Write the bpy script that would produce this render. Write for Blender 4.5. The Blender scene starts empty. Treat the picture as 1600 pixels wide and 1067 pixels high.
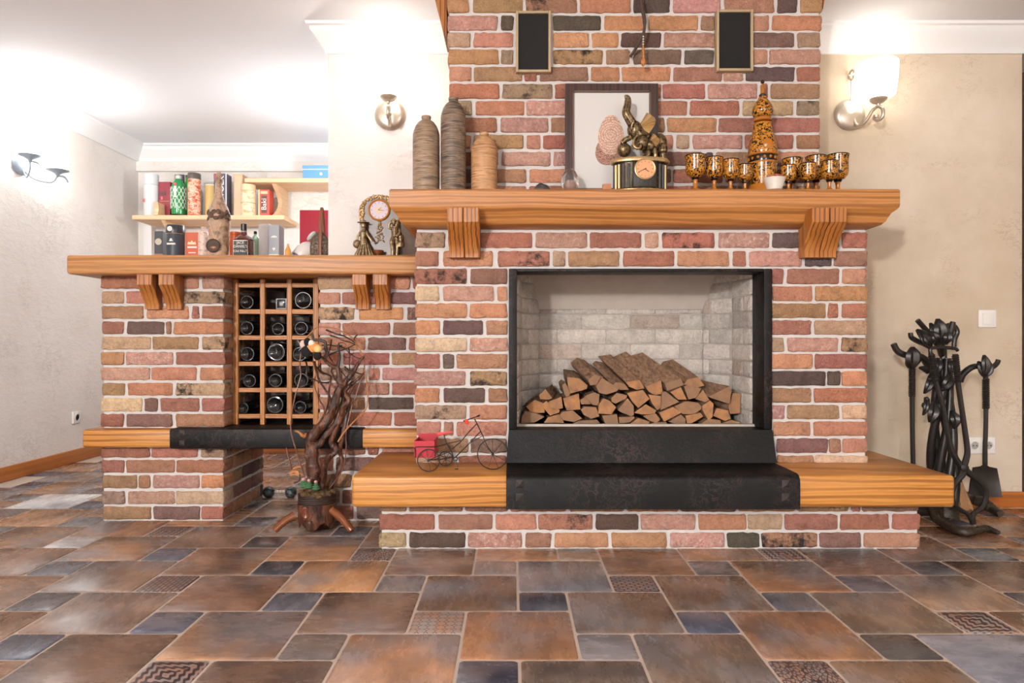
import bpy, bmesh, math, random, re
from mathutils import Vector, Matrix, noise as mnoise

# ------------------------------------------------------------------ camera, light, exposure
scene = bpy.context.scene
COL = scene.collection
F, H = 1055.0, 0.80            # focal length in pixels of the 1600x1067 frame, eye height (m)
cam_data = bpy.data.cameras.new('camera')
cam_data.sensor_width = 36.0
cam_data.lens = 36.0 * F / 1600.0
cam_data.clip_start = 0.05
cam = bpy.data.objects.new('camera', cam_data)
cam.location = (0, 0, H)
cam.rotation_euler = (math.pi / 2, 0, 0)
COL.objects.link(cam)
scene.camera = cam
vs = scene.view_settings
vs.view_transform = 'Standard'
vs.look = 'None'
vs.gamma = 1.0
vs.use_curve_mapping = False
vs.exposure = -0.12

world = bpy.data.worlds.new('world')
scene.world = world
world.use_nodes = True
world.node_tree.nodes['Background'].inputs[0].default_value = (0.93, 0.96, 1.0, 1)
world.node_tree.nodes['Background'].inputs[1].default_value = 1.15

def lamp(name, loc, power, radius, color=(1, 0.97, 0.935)):
    d = bpy.data.lights.new(name, 'POINT')
    d.energy = power
    d.shadow_soft_size = radius
    d.color = color
    o = bpy.data.objects.new(name, d)
    o.location = loc
    COL.objects.link(o)
    return o

lamp('chandelier_light', (-2.3, -3.6, 2.0), 900, 0.14)          # ceiling lamp of the room, behind the camera
lamp('ceiling_light', (1.6, -2.2, 2.0), 120, 0.25)                 # second ceiling lamp, behind the camera
lamp('back_room_light', (-1.12, 4.25, 1.72), 30, 0.09, (1, 0.975, 0.95))           # lamp of the room behind the half-wall

# ------------------------------------------------------------------ helpers
rnd = random.Random(11)
ORD = ['first', 'second', 'third', 'fourth', 'fifth', 'sixth', 'seventh', 'eighth', 'ninth', 'tenth',
       'eleventh', 'twelfth', 'thirteenth', 'fourteenth', 'fifteenth', 'sixteenth', 'seventeenth', 'eighteenth', 'nineteenth',
       'twentieth', 'twenty-first', 'twenty-second', 'twenty-third', 'twenty-fourth']

def P(px, py, D):
    return Vector(((px - 800) * D / F, D, H + (533.5 - py) * D / F))

def lin(v):
    v /= 255.0
    return v / 12.92 if v <= 0.04045 else ((v + 0.055) / 1.055) ** 2.4

def C(r, g, b, a=1.0):
    return (lin(r), lin(g), lin(b), a)

class MB:
    """collects shapes of ONE mesh"""
    def __init__(self):
        self.v = []
        self.f = []
    def add(self, verts, faces):
        o = len(self.v)
        self.v += [Vector(p) for p in verts]
        self.f += [tuple(i + o for i in f) for f in faces]
        return self
    def box(self, x0, x1, y0, y1, z0, z1, r=0.0, seg=2):
        if r <= 0:
            return self.add([(x0, y0, z0), (x1, y0, z0), (x1, y1, z0), (x0, y1, z0), (x0, y0, z1), (x1, y0, z1), (x1, y1, z1), (x0, y1, z1)],
                            [(3, 2, 1, 0), (4, 5, 6, 7), (0, 1, 5, 4), (1, 2, 6, 5), (2, 3, 7, 6), (3, 0, 4, 7)])
        bm = bmesh.new()
        bmesh.ops.create_cube(bm, size=1)
        for v in bm.verts:
            v.co = ((x0 + x1) / 2 + v.co.x * (x1 - x0), (y0 + y1) / 2 + v.co.y * (y1 - y0), (z0 + z1) / 2 + v.co.z * (z1 - z0))
        bmesh.ops.bevel(bm, geom=bm.edges[:], offset=r, segments=seg, profile=0.5, affect='EDGES')
        self.bm(bm)
        return self
    def bm(self, bm, M=None):
        bm.verts.index_update()
        vs_ = [(M @ v.co if M else v.co.copy()) for v in bm.verts]
        self.add(vs_, [tuple(v.index for v in f.verts) for f in bm.faces])
        bm.free()
    def lathe(self, prof, c=(0, 0, 0), n=24, sx=1.0, sy=1.0, M=None):
        """prof: list of (radius, z) from bottom to top"""
        vs_, fs = [], []
        m = len(prof)
        for (r, z) in prof:
            for k in range(n):
                a = 2 * math.pi * k / n
                vs_.append(Vector((r * math.cos(a) * sx, r * math.sin(a) * sy, z)))
        for i in range(m - 1):
            for k in range(n):
                a, b = i * n + k, i * n + (k + 1) % n
                fs.append((a, b, b + n, a + n))
        if prof[0][0] > 1e-5:
            fs.append(tuple(range(n - 1, -1, -1)))
        if prof[-1][0] > 1e-5:
            fs.append(tuple(range((m - 1) * n, m * n)))
        M = M or Matrix.Identity(4)
        cc = Vector(c)
        return self.add([(M @ p) + cc for p in vs_], fs)
    def ball(self, c, r, n=12, M=None):
        if not hasattr(r, '__len__'):
            r = (r, r, r)
        prof = [(max(1e-6, math.sin(math.pi * i / n)), -math.cos(math.pi * i / n)) for i in range(n + 1)]
        S = Matrix.Diagonal((r[0], r[1], r[2], 1))
        return self.lathe(prof, c, max(8, int(n * 1.5)), M=(M @ S) if M else S)
    def tube(self, pts, rad, n=8, flat=1.0, cap=True):
        """tube along points; rad a number or one per point"""
        pts = [Vector(p) for p in pts]
        if not hasattr(rad, '__len__'):
            rad = [rad] * len(pts)
        vs_, fs = [], []
        t0 = (pts[1] - pts[0]).normalized()
        up = Vector((0, 1, 0)) if abs(t0.y) < 0.9 else Vector((1, 0, 0))
        nx = t0.cross(up).normalized()
        for i, p in enumerate(pts):
            t = (pts[min(i + 1, len(pts) - 1)] - pts[max(i - 1, 0)]).normalized()
            nx = (nx - t * nx.dot(t)).normalized()
            ny = t.cross(nx)
            for k in range(n):
                a = 2 * math.pi * k / n
                vs_.append(p + (nx * math.cos(a) + ny * math.sin(a) * flat) * rad[i])
        for i in range(len(pts) - 1):
            for k in range(n):
                a, b = i * n + k, i * n + (k + 1) % n
                fs.append((a, b, b + n, a + n))
        if cap:
            fs.append(tuple(range(n - 1, -1, -1)))
            fs.append(tuple(range((len(pts) - 1) * n, len(pts) * n)))
        return self.add(vs_, fs)
    def prism(self, poly, y0, y1):
        """polygon in x,z extruded along y"""
        n = len(poly)
        a = sum(poly[i][0] * poly[(i + 1) % n][1] - poly[(i + 1) % n][0] * poly[i][1] for i in range(n))
        if a < 0:
            poly = poly[::-1]
        vs_ = [(x, y0, z) for x, z in poly] + [(x, y1, z) for x, z in poly]
        fs = [tuple(range(n)), tuple(range(2 * n - 1, n - 1, -1))]
        fs += [((i + 1) % n, i, n + i, n + (i + 1) % n) for i in range(n)]
        return self.add(vs_, fs)
    def ring(self, c, R, r, axis='y', n=32, m=6):
        vs_, fs = [], []
        for i in range(n):
            a = 2 * math.pi * i / n
            for k in range(m):
                b = 2 * math.pi * k / m
                rr = R + r * math.cos(b)
                u, v, w = rr * math.cos(a), rr * math.sin(a), r * math.sin(b)
                q = {'y': (u, w, v), 'x': (w, u, v), 'z': (u, v, w)}[axis]
                vs_.append(Vector(c) + Vector(q))
        for i in range(n):
            for k in range(m):
                fs.append((i * m + k, i * m + (k + 1) % m, ((i + 1) % n) * m + (k + 1) % m, ((i + 1) % n) * m + k))
        return self.add(vs_, fs)
    def xf(self, M):
        self.v = [M @ p for p in self.v]
        return self
    def mesh(self, name):
        me = bpy.data.meshes.new(name)
        me.from_pydata([tuple(p) for p in self.v], [], self.f)
        bm = bmesh.new()
        bm.from_mesh(me)
        bmesh.ops.recalc_face_normals(bm, faces=bm.faces[:])
        bm.to_mesh(me)
        bm.free()
        me.polygons.foreach_set('use_smooth', [True] * len(me.polygons))
        me.set_sharp_from_angle(angle=math.radians(38))
        return me

def world_of(o):
    m = Matrix.Translation(o.location)
    return world_of(o.parent) @ o.matrix_parent_inverse @ m if o.parent else m

def link(name, data, m=None, parent=None, world=False):
    o = bpy.data.objects.new(name, data)
    COL.objects.link(o)
    if m is not None:
        data.materials.append(m)
    if parent is not None:
        o.parent = parent
        if world:
            o.matrix_parent_inverse = world_of(parent).inverted()
    return o

def obj(name, mb, m, parent=None, world=True, label=None):
    """one mesh object; geometry in world space unless world=False"""
    o = link(name, mb.mesh(name), m, parent, world)
    if label:
        o['label'] = label
    return o

def tag(o, label, cat, group=None, kind=None):
    o['label'] = label
    o['category'] = cat
    if group:
        o['group'] = group
    if kind:
        o['kind'] = kind
    return o

def struct(name, mb, m):
    o = obj(name, mb, m)
    o['kind'] = 'structure'
    return o

def thing(name, loc, label, cat, group=None):
    o = bpy.data.objects.new(name, None)
    o.empty_display_size = 0.05
    o.location = loc
    COL.objects.link(o)
    return tag(o, label, cat, group)

def dup(root, loc, label, rotz=0.0, scale=1.0):
    """copy of a thing with its parts and sub-parts"""
    r = root.copy()
    COL.objects.link(r)
    r.location = loc
    r.rotation_euler = (0, 0, rotz)
    r.scale = (scale,) * 3
    r['label'] = label
    for ch in list(root.children):
        c = ch.copy()
        COL.objects.link(c)
        c.parent = r
        for g in ch.children:
            d = g.copy()
            COL.objects.link(d)
            d.parent = c
    return r

def spline(pts, n=6):
    """Catmull-Rom through points"""
    pts = [Vector(p) for p in pts]
    out = []
    for i in range(len(pts) - 1):
        a, b, c, d = pts[max(i - 1, 0)], pts[i], pts[i + 1], pts[min(i + 2, len(pts) - 1)]
        for k in range(n):
            t = k / n
            out.append(0.5 * ((2 * b) + (c - a) * t + (2 * a - 5 * b + 4 * c - d) * t * t + (3 * b - 3 * c + d - a) * t ** 3))
    out.append(pts[-1])
    return out

def text_mesh(body, size, extrude=0.0008, align='CENTER'):
    cu = bpy.data.curves.new('text', 'FONT')
    cu.body = body
    cu.size = size
    cu.extrude = extrude
    cu.align_x = align
    cu.align_y = 'CENTER'
    cu.resolution_u = 3
    o = bpy.data.objects.new('text', cu)
    COL.objects.link(o)
    dg = bpy.context.evaluated_depsgraph_get()
    me = bpy.data.meshes.new_from_object(o.evaluated_get(dg))
    bpy.data.objects.remove(o)
    bpy.data.curves.remove(cu)
    return me

def text(name, body, size, m, loc, parent, rot=(math.pi / 2, 0, 0), sx=1.0, world=True):
    """flat lettering, facing -Y by default"""
    me = text_mesh(body, size)
    me.transform(Matrix.Translation(loc) @ (Matrix.Rotation(rot[2], 4, 'Z') @ Matrix.Rotation(rot[1], 4, 'Y') @ Matrix.Rotation(rot[0], 4, 'X')) @ Matrix.Diagonal((sx, 1, 1, 1)))
    return link(name, me, m, parent, world)

# ------------------------------------------------------------------ materials
class NT:
    def __init__(self, name):
        self.m = bpy.data.materials.new(name)
        self.m.use_nodes = True
        self.t = self.m.node_tree
        self.b = self.t.nodes['Principled BSDF']
    def n(self, typ, ins=None, **props):
        nd = self.t.nodes.new('ShaderNode' + typ)
        for k, v in props.items():
            setattr(nd, k, v)
        for k, v in (ins or {}).items():
            self.set(nd.inputs[k], v)
        return nd
    def set(self, sock, v):
        if isinstance(v, bpy.types.NodeSocket):
            self.t.links.new(v, sock)
        elif isinstance(v, bpy.types.Node):
            self.t.links.new(v.outputs[0], sock)
        else:
            sock.default_value = v
    def mix(self, f, a, b, blend='MIX'):
        nd = self.n('Mix', data_type='RGBA', blend_type=blend)
        nd.clamp_factor = True
        self.set(nd.inputs[0], f)
        self.set(nd.inputs[6], a)
        self.set(nd.inputs[7], b)
        return nd.outputs[2]
    def math(self, op, a, b=0.0, c=0.0, clamp=False):
        nd = self.n('Math', operation=op, use_clamp=clamp)
        for i, v in enumerate((a, b, c)):
            self.set(nd.inputs[i], v)
        return nd.outputs[0]
    def ramp(self, f, stops):
        nd = self.n('ValToRGB', {0: f})
        el = nd.color_ramp.elements
        while len(el) < len(stops):
            el.new(0.5)
        for e, (p, c) in zip(el, stops):
            e.position = p
            e.color = c if hasattr(c, '__len__') else (c, c, c, 1)
        return nd.outputs[0]
    def rng(self, v, a, b, c=0.0, d=1.0):
        return self.n('MapRange', {0: v, 1: a, 2: b, 3: c, 4: d}).outputs[0]
    def coords(self, scale=(1, 1, 1), kind='Object', jitter=True):
        v = self.n('TexCoord').outputs[kind]
        if jitter:
            r = self.n('ObjectInfo').outputs['Random']
            v = self.n('VectorMath', {0: v, 1: self.n('CombineXYZ', {0: self.math('MULTIPLY', r, 7.3), 1: self.math('MULTIPLY', r, 3.1), 2: self.math('MULTIPLY', r, 5.7)})}, operation='ADD').outputs[0]
        return self.n('Mapping', {0: v, 3: scale}).outputs[0]
    def noise(self, vec, scale, detail=4.0, rough=0.55, dist=0.0):
        return self.n('TexNoise', {'Vector': vec, 'Scale': scale, 'Detail': detail, 'Roughness': rough, 'Distortion': dist}).outputs[0]
    def bump(self, h, strength=0.3, dist=0.01):
        self.set(self.b.inputs['Normal'], self.n('Bump', {'Strength': strength, 'Distance': dist, 'Height': h}).outputs[0])
    def out(self, color=None, rough=None, metal=None, spec=None, **kw):
        for k, v in (('Base Color', color), ('Roughness', rough), ('Metallic', metal), ('Specular IOR Level', spec)):
            if v is not None:
                self.set(self.b.inputs[k], v)
        for k, v in kw.items():
            self.set(self.b.inputs[k], v)
        return self.m

def plain(name, rgb, rough=0.5, metal=0.0, var=0.12, scale=30.0, bump=0.0, spec=0.5):
    t = NT(name)
    v = t.coords()
    n = t.noise(v, scale, 4)
    c = C(*rgb)
    d = tuple(x * (1 - var) for x in c[:3]) + (1,)
    e = tuple(min(1, x * (1 + var)) for x in c[:3]) + (1,)
    if bump:
        t.bump(n, bump, 0.004)
    return t.out(t.mix(n, d, e), rough, metal, spec)

def brick_material():
    t = NT('brick')
    oi = t.n('ObjectInfo')
    v = t.coords()
    n1 = t.noise(v, 22, 6, 0.6)
    n2 = t.noise(v, 95, 5, 0.65)
    c = t.mix(1.0, oi.outputs['Color'], t.ramp(n1, [(0.28, (0.76, 0.74, 0.73, 1)), (0.5, (1, 1, 1, 1)), (0.75, (1.16, 1.16, 1.15, 1))]), 'MULTIPLY')
    c = t.mix(1.0, c, t.ramp(n2, [(0.3, 0.8), (0.5, 1.0), (0.72, 1.12)]), 'MULTIPLY')
    a = oi.outputs['Alpha']
    soot = t.math('MULTIPLY', t.rng(t.noise(v, 14, 7, 0.72), 0.5, 0.62), t.rng(a, 0.5, 1.0))
    c = t.mix(soot, c, C(58, 50, 48))
    lime = t.math('MULTIPLY', t.rng(t.noise(v, 55, 6, 0.7), 0.5, 0.66), t.rng(a, 0.5, 0.0))
    c = t.mix(t.math('MULTIPLY', lime, 0.75), c, C(222, 198, 188))
    h = t.math('ADD', t.math('MULTIPLY', t.noise(v, 45, 5, 0.6), 1.0), t.math('MULTIPLY', t.noise(v, 220, 3, 0.6), 0.35))
    t.bump(h, 1.0, 0.016)
    return t.out(c, 0.85, spec=0.25)

def wood(name, light, dark, mid, axis='x', s=1.0, rough=0.42, bumpy=0.2):
    """long grained timber; axis is the grain direction"""
    t = NT(name)
    sc = {'x': (1.15, 7, 9), 'y': (7, 1.15, 9), 'z': (8, 8, 1.0)}[axis]
    v = t.coords(tuple(q * s for q in sc))
    warp = t.noise(v, 0.9, 3, 0.5, 0.4)
    rings = t.n('TexWave', {'Vector': v, 'Scale': 1.3, 'Distortion': 9.0, 'Detail': 3.0, 'Detail Scale': 0.45, 'Detail Roughness': 0.6}, wave_type='BANDS', bands_direction='Z' if axis != 'z' else 'X').outputs[1]
    fine = t.noise(t.n('Mapping', {0: v, 3: (1.2, 6, 6) if axis == 'x' else (6, 1.2, 6) if axis == 'y' else (6, 6, 1.2)}).outputs[0], 5, 4, 0.6)
    c = t.ramp(rings, [(0.0, C(*dark)), (0.12, C(*dark)), (0.34, C(*mid)), (0.62, C(*light)), (1.0, C(*mid))])
    c = t.mix(t.rng(warp, 0.45, 0.8, 0, 0.8), c, C(*light))
    c = t.mix(t.rng(fine, 0.52, 0.70, 0, 0.7), c, C(*dark))
    t.bump(t.math('ADD', fine, t.math('MULTIPLY', rings, 0.4)), bumpy, 0.004)
    return t.out(c, rough)

def plaster(name, base, lightc, darkc, relief=0.35, marks=0.5):
    t = NT(name)
    v = t.coords(jitter=False)
    big = t.noise(v, 1.6, 6, 0.6)
    c = t.ramp(big, [(0.3, C(*darkc)), (0.5, C(*base)), (0.7, C(*lightc))])
    v2 = t.n('Mapping', {0: v, 3: (1.0, 1.0, 1.7)}).outputs[0]
    sc = t.noise(v2, 13, 8, 0.7, 0.4)
    patch = t.rng(t.noise(v, 3.4, 4), 0.52, 0.66)
    scratch = t.math('MULTIPLY', t.rng(t.math('ABSOLUTE', t.math('SUBTRACT', sc, 0.5)), 0.018, 0.004), patch)
    c = t.mix(t.math('MULTIPLY', scratch, marks), c, C(150, 118, 90))
    t.bump(t.math('ADD', t.noise(v2, 17, 9, 0.7, 0.25), t.math('MULTIPLY', scratch, -0.3)), relief, 0.02)
    return t.out(c, 0.6, spec=0.35)

def tile_material():
    t = NT('tile')
    oi = t.n('ObjectInfo')
    v = t.coords()
    loc = t.n('TexCoord').outputs['Object']
    n1 = t.noise(v, 4.2, 5, 0.55, 0.3)
    n2 = t.noise(t.n('Mapping', {0: v, 3: (1.0, 2.4, 1)}).outputs[0], 9, 9, 0.72)
    n3 = t.noise(t.n('Mapping', {0: v, 1: (4, 2, 1)}).outputs[0], 3.4, 3, 0.5)
    c = t.mix(t.rng(n1, 0.42, 0.62), oi.outputs['Color'], t.mix(1.0, oi.outputs['Color'], (0.50, 0.51, 0.55, 1), 'MULTIPLY'))
    c = t.mix(t.math('MULTIPLY', t.rng(n3, 0.46, 0.66), t.rng(oi.outputs['Alpha'], 0.0, 1.0, 0.3, 0.95)), c, C(136, 136, 142))
    c = t.mix(1.0, c, t.ramp(n2, [(0.3, 0.76), (0.5, 1.0), (0.72, 1.22)]), 'MULTIPLY')
    t.bump(t.math('ADD', n2, t.math('MULTIPLY', t.noise(v, 3, 2), 1.5)), 0.10, 0.004)
    return t.out(c, t.rng(n2, 0.3, 0.7, 0.20, 0.34), spec=0.5)

def decor_material(name, kind):
    """small ornament tile"""
    t = NT(name)
    v = t.n('TexCoord').outputs['Object']
    s = t.n('SeparateXYZ', {0: v})
    x, y = s.outputs[0], s.outputs[1]
    k = 2 * math.pi / 0.05
    if kind == 0:      # star lattice
        f = t.math('ADD', t.math('ABSOLUTE', t.math('SINE', t.math('MULTIPLY', x, k))), t.math('ABSOLUTE', t.math('SINE', t.math('MULTIPLY', y, k))))
        f = t.rng(t.math('ABSOLUTE', t.math('SUBTRACT', f, 0.9)), 0.1, 0.2)
    elif kind == 1:    # woven blue lines
        f = t.n('TexBrick', {'Vector': v, 'Scale': 18.0, 'Mortar Size': 0.05, 'Color1': (1, 1, 1, 1), 'Color2': (.6, .6, .6, 1), 'Mortar': (0, 0, 0, 1)}).outputs[0]
    elif kind == 2:    # scattered petals
        f = t.rng(t.n('TexVoronoi', {'Vector': t.n('Mapping', {0: v, 3: (1, 2, 1)}).outputs[0], 'Scale': 55.0}, feature='DISTANCE_TO_EDGE').outputs[0], 0.05, 0.16)
    else:              # square medallion
        m = t.math('MAXIMUM', t.math('ABSOLUTE', x), t.math('ABSOLUTE', y))
        f = t.rng(t.math('SINE', t.math('ADD', t.math('MULTIPLY', m, 300.0), t.math('MULTIPLY', t.math('SINE', t.math('MULTIPLY', t.math('ADD', x, y), 260.0)), 0.9))), -0.2, 0.3)
    n = t.noise(v, 14, 6, 0.6)
    c = t.mix(f, t.mix(n, C(40, 46, 66), C(84, 60, 48)), t.mix(t.rng(n, 0.35, 0.65), C(176, 128, 98), C(150, 150, 152)))
    return t.out(c, 0.4)

def metal(name, rgb, rough=0.35, wear=None, scale=40, bump=0.3, metallic=0.85):
    t = NT(name)
    v = t.coords()
    n = t.noise(v, scale, 6, 0.65)
    c = C(*rgb)
    col = t.mix(n, tuple(x * 0.8 for x in c[:3]) + (1,), tuple(x * 1.15 for x in c[:3]) + (1,))
    if wear:
        p = t.n('NewGeometry').outputs['Pointiness']
        col = t.mix(t.rng(t.math('ADD', p, t.math('MULTIPLY', t.math('SUBTRACT', t.noise(v, scale * 1.6, 5, 0.7), 0.5), 0.14)), 0.49, 0.56), tuple(x * 0.45 for x in c[:3]) + (1,), C(*wear))
    t.bump(n, bump, 0.002)
    return t.out(col, rough, metallic)

def black_steel():
    t = NT('black_steel')
    v = t.coords(jitter=False)
    n = t.noise(v, 26, 7, 0.7, 0.8)
    patch = t.rng(t.noise(v, 4, 3), 0.45, 0.7)
    edge = t.rng(t.math('ABSOLUTE', t.math('SUBTRACT', n, 0.5)), 0.03, 0.0)
    c = t.mix(t.math('MULTIPLY', t.math('MULTIPLY', edge, patch), 0.6), t.mix(n, C(5, 5, 5), C(16, 15, 15)), C(104, 80, 76))
    t.bump(n, 0.35, 0.006)
    return t.out(c, t.rng(n, 0.3, 0.7, 0.4, 0.62), 0.0, spec=0.28)

def emission(name, rgb, s):
    t = NT(name)
    t.out(C(*rgb), 0.4)
    t.set(t.b.inputs['Emission Color'], C(*rgb))
    t.set(t.b.inputs['Emission Strength'], s)
    return t.m

def glass(name, rgb, rough=0.05):
    t = NT(name)
    n = t.noise(t.coords(), 20, 2)
    t.set(t.b.inputs['Transmission Weight'], 0.95)
    return t.out(t.mix(n, C(*rgb), C(*rgb)), rough, spec=0.5)

M = {}
M['brick'] = brick_material()
M['mortar'] = plain('mortar', (206, 202, 199), 0.9, var=0.10, scale=60, bump=0.5, spec=0.2)
M['tile'] = tile_material()
M['grout'] = plain('grout', (196, 180, 166), 0.8, var=0.08, scale=50, bump=0.15)
M['decor'] = [decor_material('decor_tile_%d' % k, k) for k in range(4)]
M['plaster'] = plaster('plaster', (211, 196, 175), (224, 211, 193), (197, 180, 156), 0.22, 0.5)
M['plaster_lit'] = plaster('plaster_lit', (242, 238, 234), (247, 244, 241), (235, 229, 223), 0.5, 0.16)  # same plaster as the right wall, stronger lamplight put into its colour
M['ceiling'] = plain('ceiling_paint', (232, 235, 241), 0.8, var=0.01, scale=3)
M['crown'] = plain('crown_paint', (240, 241, 243), 0.6, var=0.01, scale=3)
M['mantel'] = wood('mantel_oak', (192, 134, 76), (146, 92, 44), (178, 118, 60), 'x', 1.0)
M['bench'] = wood('bench_oak', (204, 144, 74), (152, 96, 42), (190, 128, 58), 'x', 1.0)
M['counter'] = wood('counter_oak', (196, 144, 92), (150, 100, 56), (182, 126, 74), 'x', 0.8)
M['corbel'] = wood('corbel_oak', (186, 122, 58), (116, 66, 24), (166, 100, 42), 'z', 1.6)
M['rack'] = wood('rack_oak', (196, 134, 70), (124, 74, 30), (176, 112, 52), 'z', 3.0)
M['rackx'] = wood('rack_rail_oak', (196, 134, 70), (124, 74, 30), (176, 112, 52), 'x', 3.0)
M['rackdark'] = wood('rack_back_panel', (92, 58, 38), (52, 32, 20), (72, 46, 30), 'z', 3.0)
M['pale'] = wood('pale_shelf_wood', (232, 198, 160), (222, 184, 144), (228, 192, 152), 'x', 0.8, 0.5, 0.08)
M['base_wood'] = wood('baseboard_wood', (186, 112, 52), (150, 84, 34), (172, 100, 44), 'x', 0.5, 0.4, 0.05)
M['base_woody'] = wood('baseboard_wood_side', (196, 124, 58), (160, 92, 38), (182, 110, 48), 'y', 0.5, 0.4, 0.05)
M['black'] = black_steel()
M['iron'] = metal('wrought_iron', (46, 42, 40), 0.36, None, 60, 0.3, 0.35)
M['iron_rough'] = metal('knobbly_iron', (30, 27, 24), 0.32, (70, 60, 50), 150, 1.0, 0.3)
M['bronze'] = metal('antique_bronze', (74, 60, 44), 0.36, (206, 176, 128), 60, 0.3, 0.7)
M['bronze_gold'] = metal('pale_bronze', (138, 112, 78), 0.4, (228, 204, 162), 60, 0.3, 0.6)
M['nickel'] = metal('satin_nickel', (206, 194, 178), 0.3, None, 20, 0.03, 0.6)
M['white_plastic'] = plain('white_plastic', (236, 234, 230), 0.35, var=0.01)
M['speaker_cloth'] = plain('speaker_cloth', (26, 25, 25), 0.9, var=0.3, scale=300, bump=0.3)
M['speaker_frame'] = plain('speaker_frame', (176, 156, 124), 0.5, var=0.08)
M['firebrick'] = plain('firebrick', (190, 180, 170), 0.9, var=0.12, scale=18, bump=0.3, spec=0.2)
M['firejoint'] = plain('firebrick_joint', (176, 168, 160), 0.9, var=0.08, scale=40)
M['shade'] = emission('lit_glass_shade', (255, 246, 232), 6.5)
M['paper'] = plain('white_paper', (208, 206, 203), 0.7, var=0.01)
M['frame'] = wood('dark_frame_wood', (74, 48, 40), (44, 28, 24), (60, 38, 32), 'z', 1.0, 0.35, 0.05)
# ------------------------------------------------------------------ room shell
ZC = 2.315                 # ceiling
XL, YB, YW, XR = -2.90, 5.24, 3.27, 2.47   # left wall, far back wall, fireplace wall, its right end
struct('floor', MB().box(-3.1, 3.6, -5, 5.4, -0.12, -0.0006), M['grout'])
floor = bpy.data.objects['floor']
struct('ceiling', MB().box(-3.1, 3.6, -5, 5.4, ZC, ZC + 0.1), M['ceiling'])
struct('wall_left', MB().box(XL - 0.15, XL, -5, YB + 0.15, 0, ZC), M['plaster_lit'])
struct('wall_back', MB().box(XL, 0.2, YB, YB + 0.15, 0, ZC), M['plaster_lit'])
struct('wall_partition', MB().box(-0.89, -0.1, YW, YW + 0.16, 0, ZC), M['plaster_lit'])
struct('wall_fireplace', MB().box(-0.1, XR, YW, YW + 0.16, 0, ZC), M['plaster'])
struct('wall_right', MB().box(3.45, 3.6, -5, 5.4, 0, ZC), M['plaster'])
struct('wall_hall', MB().box(0.2, 3.6, YB, YB + 0.15, 0, ZC), M['plaster'])

# door casing at the right end of the fireplace wall
d1 = struct('door_1', MB().box(XR, XR + 0.06, YW - 0.01, YW + 0.18, 0, 2.1), M['frame'])
obj('door_panel', MB().box(XR + 0.06, XR + 0.82, YW + 0.06, YW + 0.10, 0.01, 2.05), M['frame'], d1)

def crown(name, path, closed=False):
    """moulding along a wall line (list of (x,y)); the room is on the right-hand side of the path"""
    prof = [(0.0, -0.125), (0.012, -0.125), (0.016, -0.105), (0.03, -0.085), (0.055, -0.05), (0.07, -0.03), (0.072, -0.018), (0.085, -0.014), (0.087, 0.0), (0.0, 0.0)]
    mb = MB()
    n, k = len(path), len(prof)
    vs_ = []
    for i, p in enumerate(path):
        p = Vector(p)
        d1_ = (p - Vector(path[i - 1])).normalized() if i else (Vector(path[1]) - p).normalized()
        d2_ = (Vector(path[i + 1]) - p).normalized() if i < n - 1 else d1_
        n1, n2 = Vector((d1_.y, -d1_.x)), Vector((d2_.y, -d2_.x))
        m = (n1 + n2)
        m = m / max(0.2, m.dot(n1)) if m.length > 1e-6 else n1
        for (o, z) in prof:
            q = p + m * o
            vs_.append((q.x, q.y, ZC + z))
    fs = [(i * k + j, i * k + (j + 1) % k, (i + 1) * k + (j + 1) % k, (i + 1) * k + j) for i in range(n - 1) for j in range(k)]
    fs += [tuple(range(k)), tuple(range((n - 1) * k, n * k))]
    mb.add(vs_, fs)
    return struct(name, mb, M['crown'])

crown('trim_1', [(XL, -4.9), (XL, YB), (0.2, YB)])
crown('trim_2', [(-0.89, YW + 0.16), (-0.89, YW), (-0.272, YW)])
crown('trim_3', [(1.30, YW), (XR, YW)])
struct('trim_4', MB().box(XL, -0.89, YB - 0.03, YB, 2.115, 2.19), M['plaster_lit'])     # plain frieze over the shelves

struct('baseboard_left', MB().box(XL, XL + 0.018, -4.9, YB, 0, 0.085, 0.004), M['base_woody'])
struct('baseboard_right', MB().box(1.46, XR, YW - 0.018, YW, 0, 0.075, 0.004), M['base_wood'])

# ------------------------------------------------------------------ floor tiles: big and half-size squares in a hopscotch pattern
TB, TX0, TY0 = 0.1536, 0.0184, 1.693
def tile_mesh(n, name):
    g = 0.0042
    a = n * TB / 2 - g
    c = 0.010
    out = [(a, a - c), (a - c * .3, a - c * .3), (a - c, a), (-a + c, a), (-a + c * .3, a - c * .3), (-a, a - c), (-a, -a + c), (-a + c * .3, -a + c * .3), (-a + c, -a), (a - c, -a), (a - c * .3, -a + c * .3), (a, -a + c)]
    s = (a - 0.003) / a
    k = len(out)
    vs_ = [(x, y, -0.004) for x, y in out] + [(x, y, 0.0005) for x, y in out] + [(x * s, y * s, 0.002) for x, y in out]
    fs = [tuple(range(2 * k, 3 * k))]
    for r in (0, 1):
        fs += [(r * k + i, r * k + (i + 1) % k, (r + 1) * k + (i + 1) % k, (r + 1) * k + i) for i in range(k)]
    me = MB().add(vs_, fs).mesh(name)
    return me

def cell(px, py):
    D = F * H / (py - 533.5)
    return math.floor(((px - 800) * D / F - TX0) / TB), math.floor((D - TY0) / TB)

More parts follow.
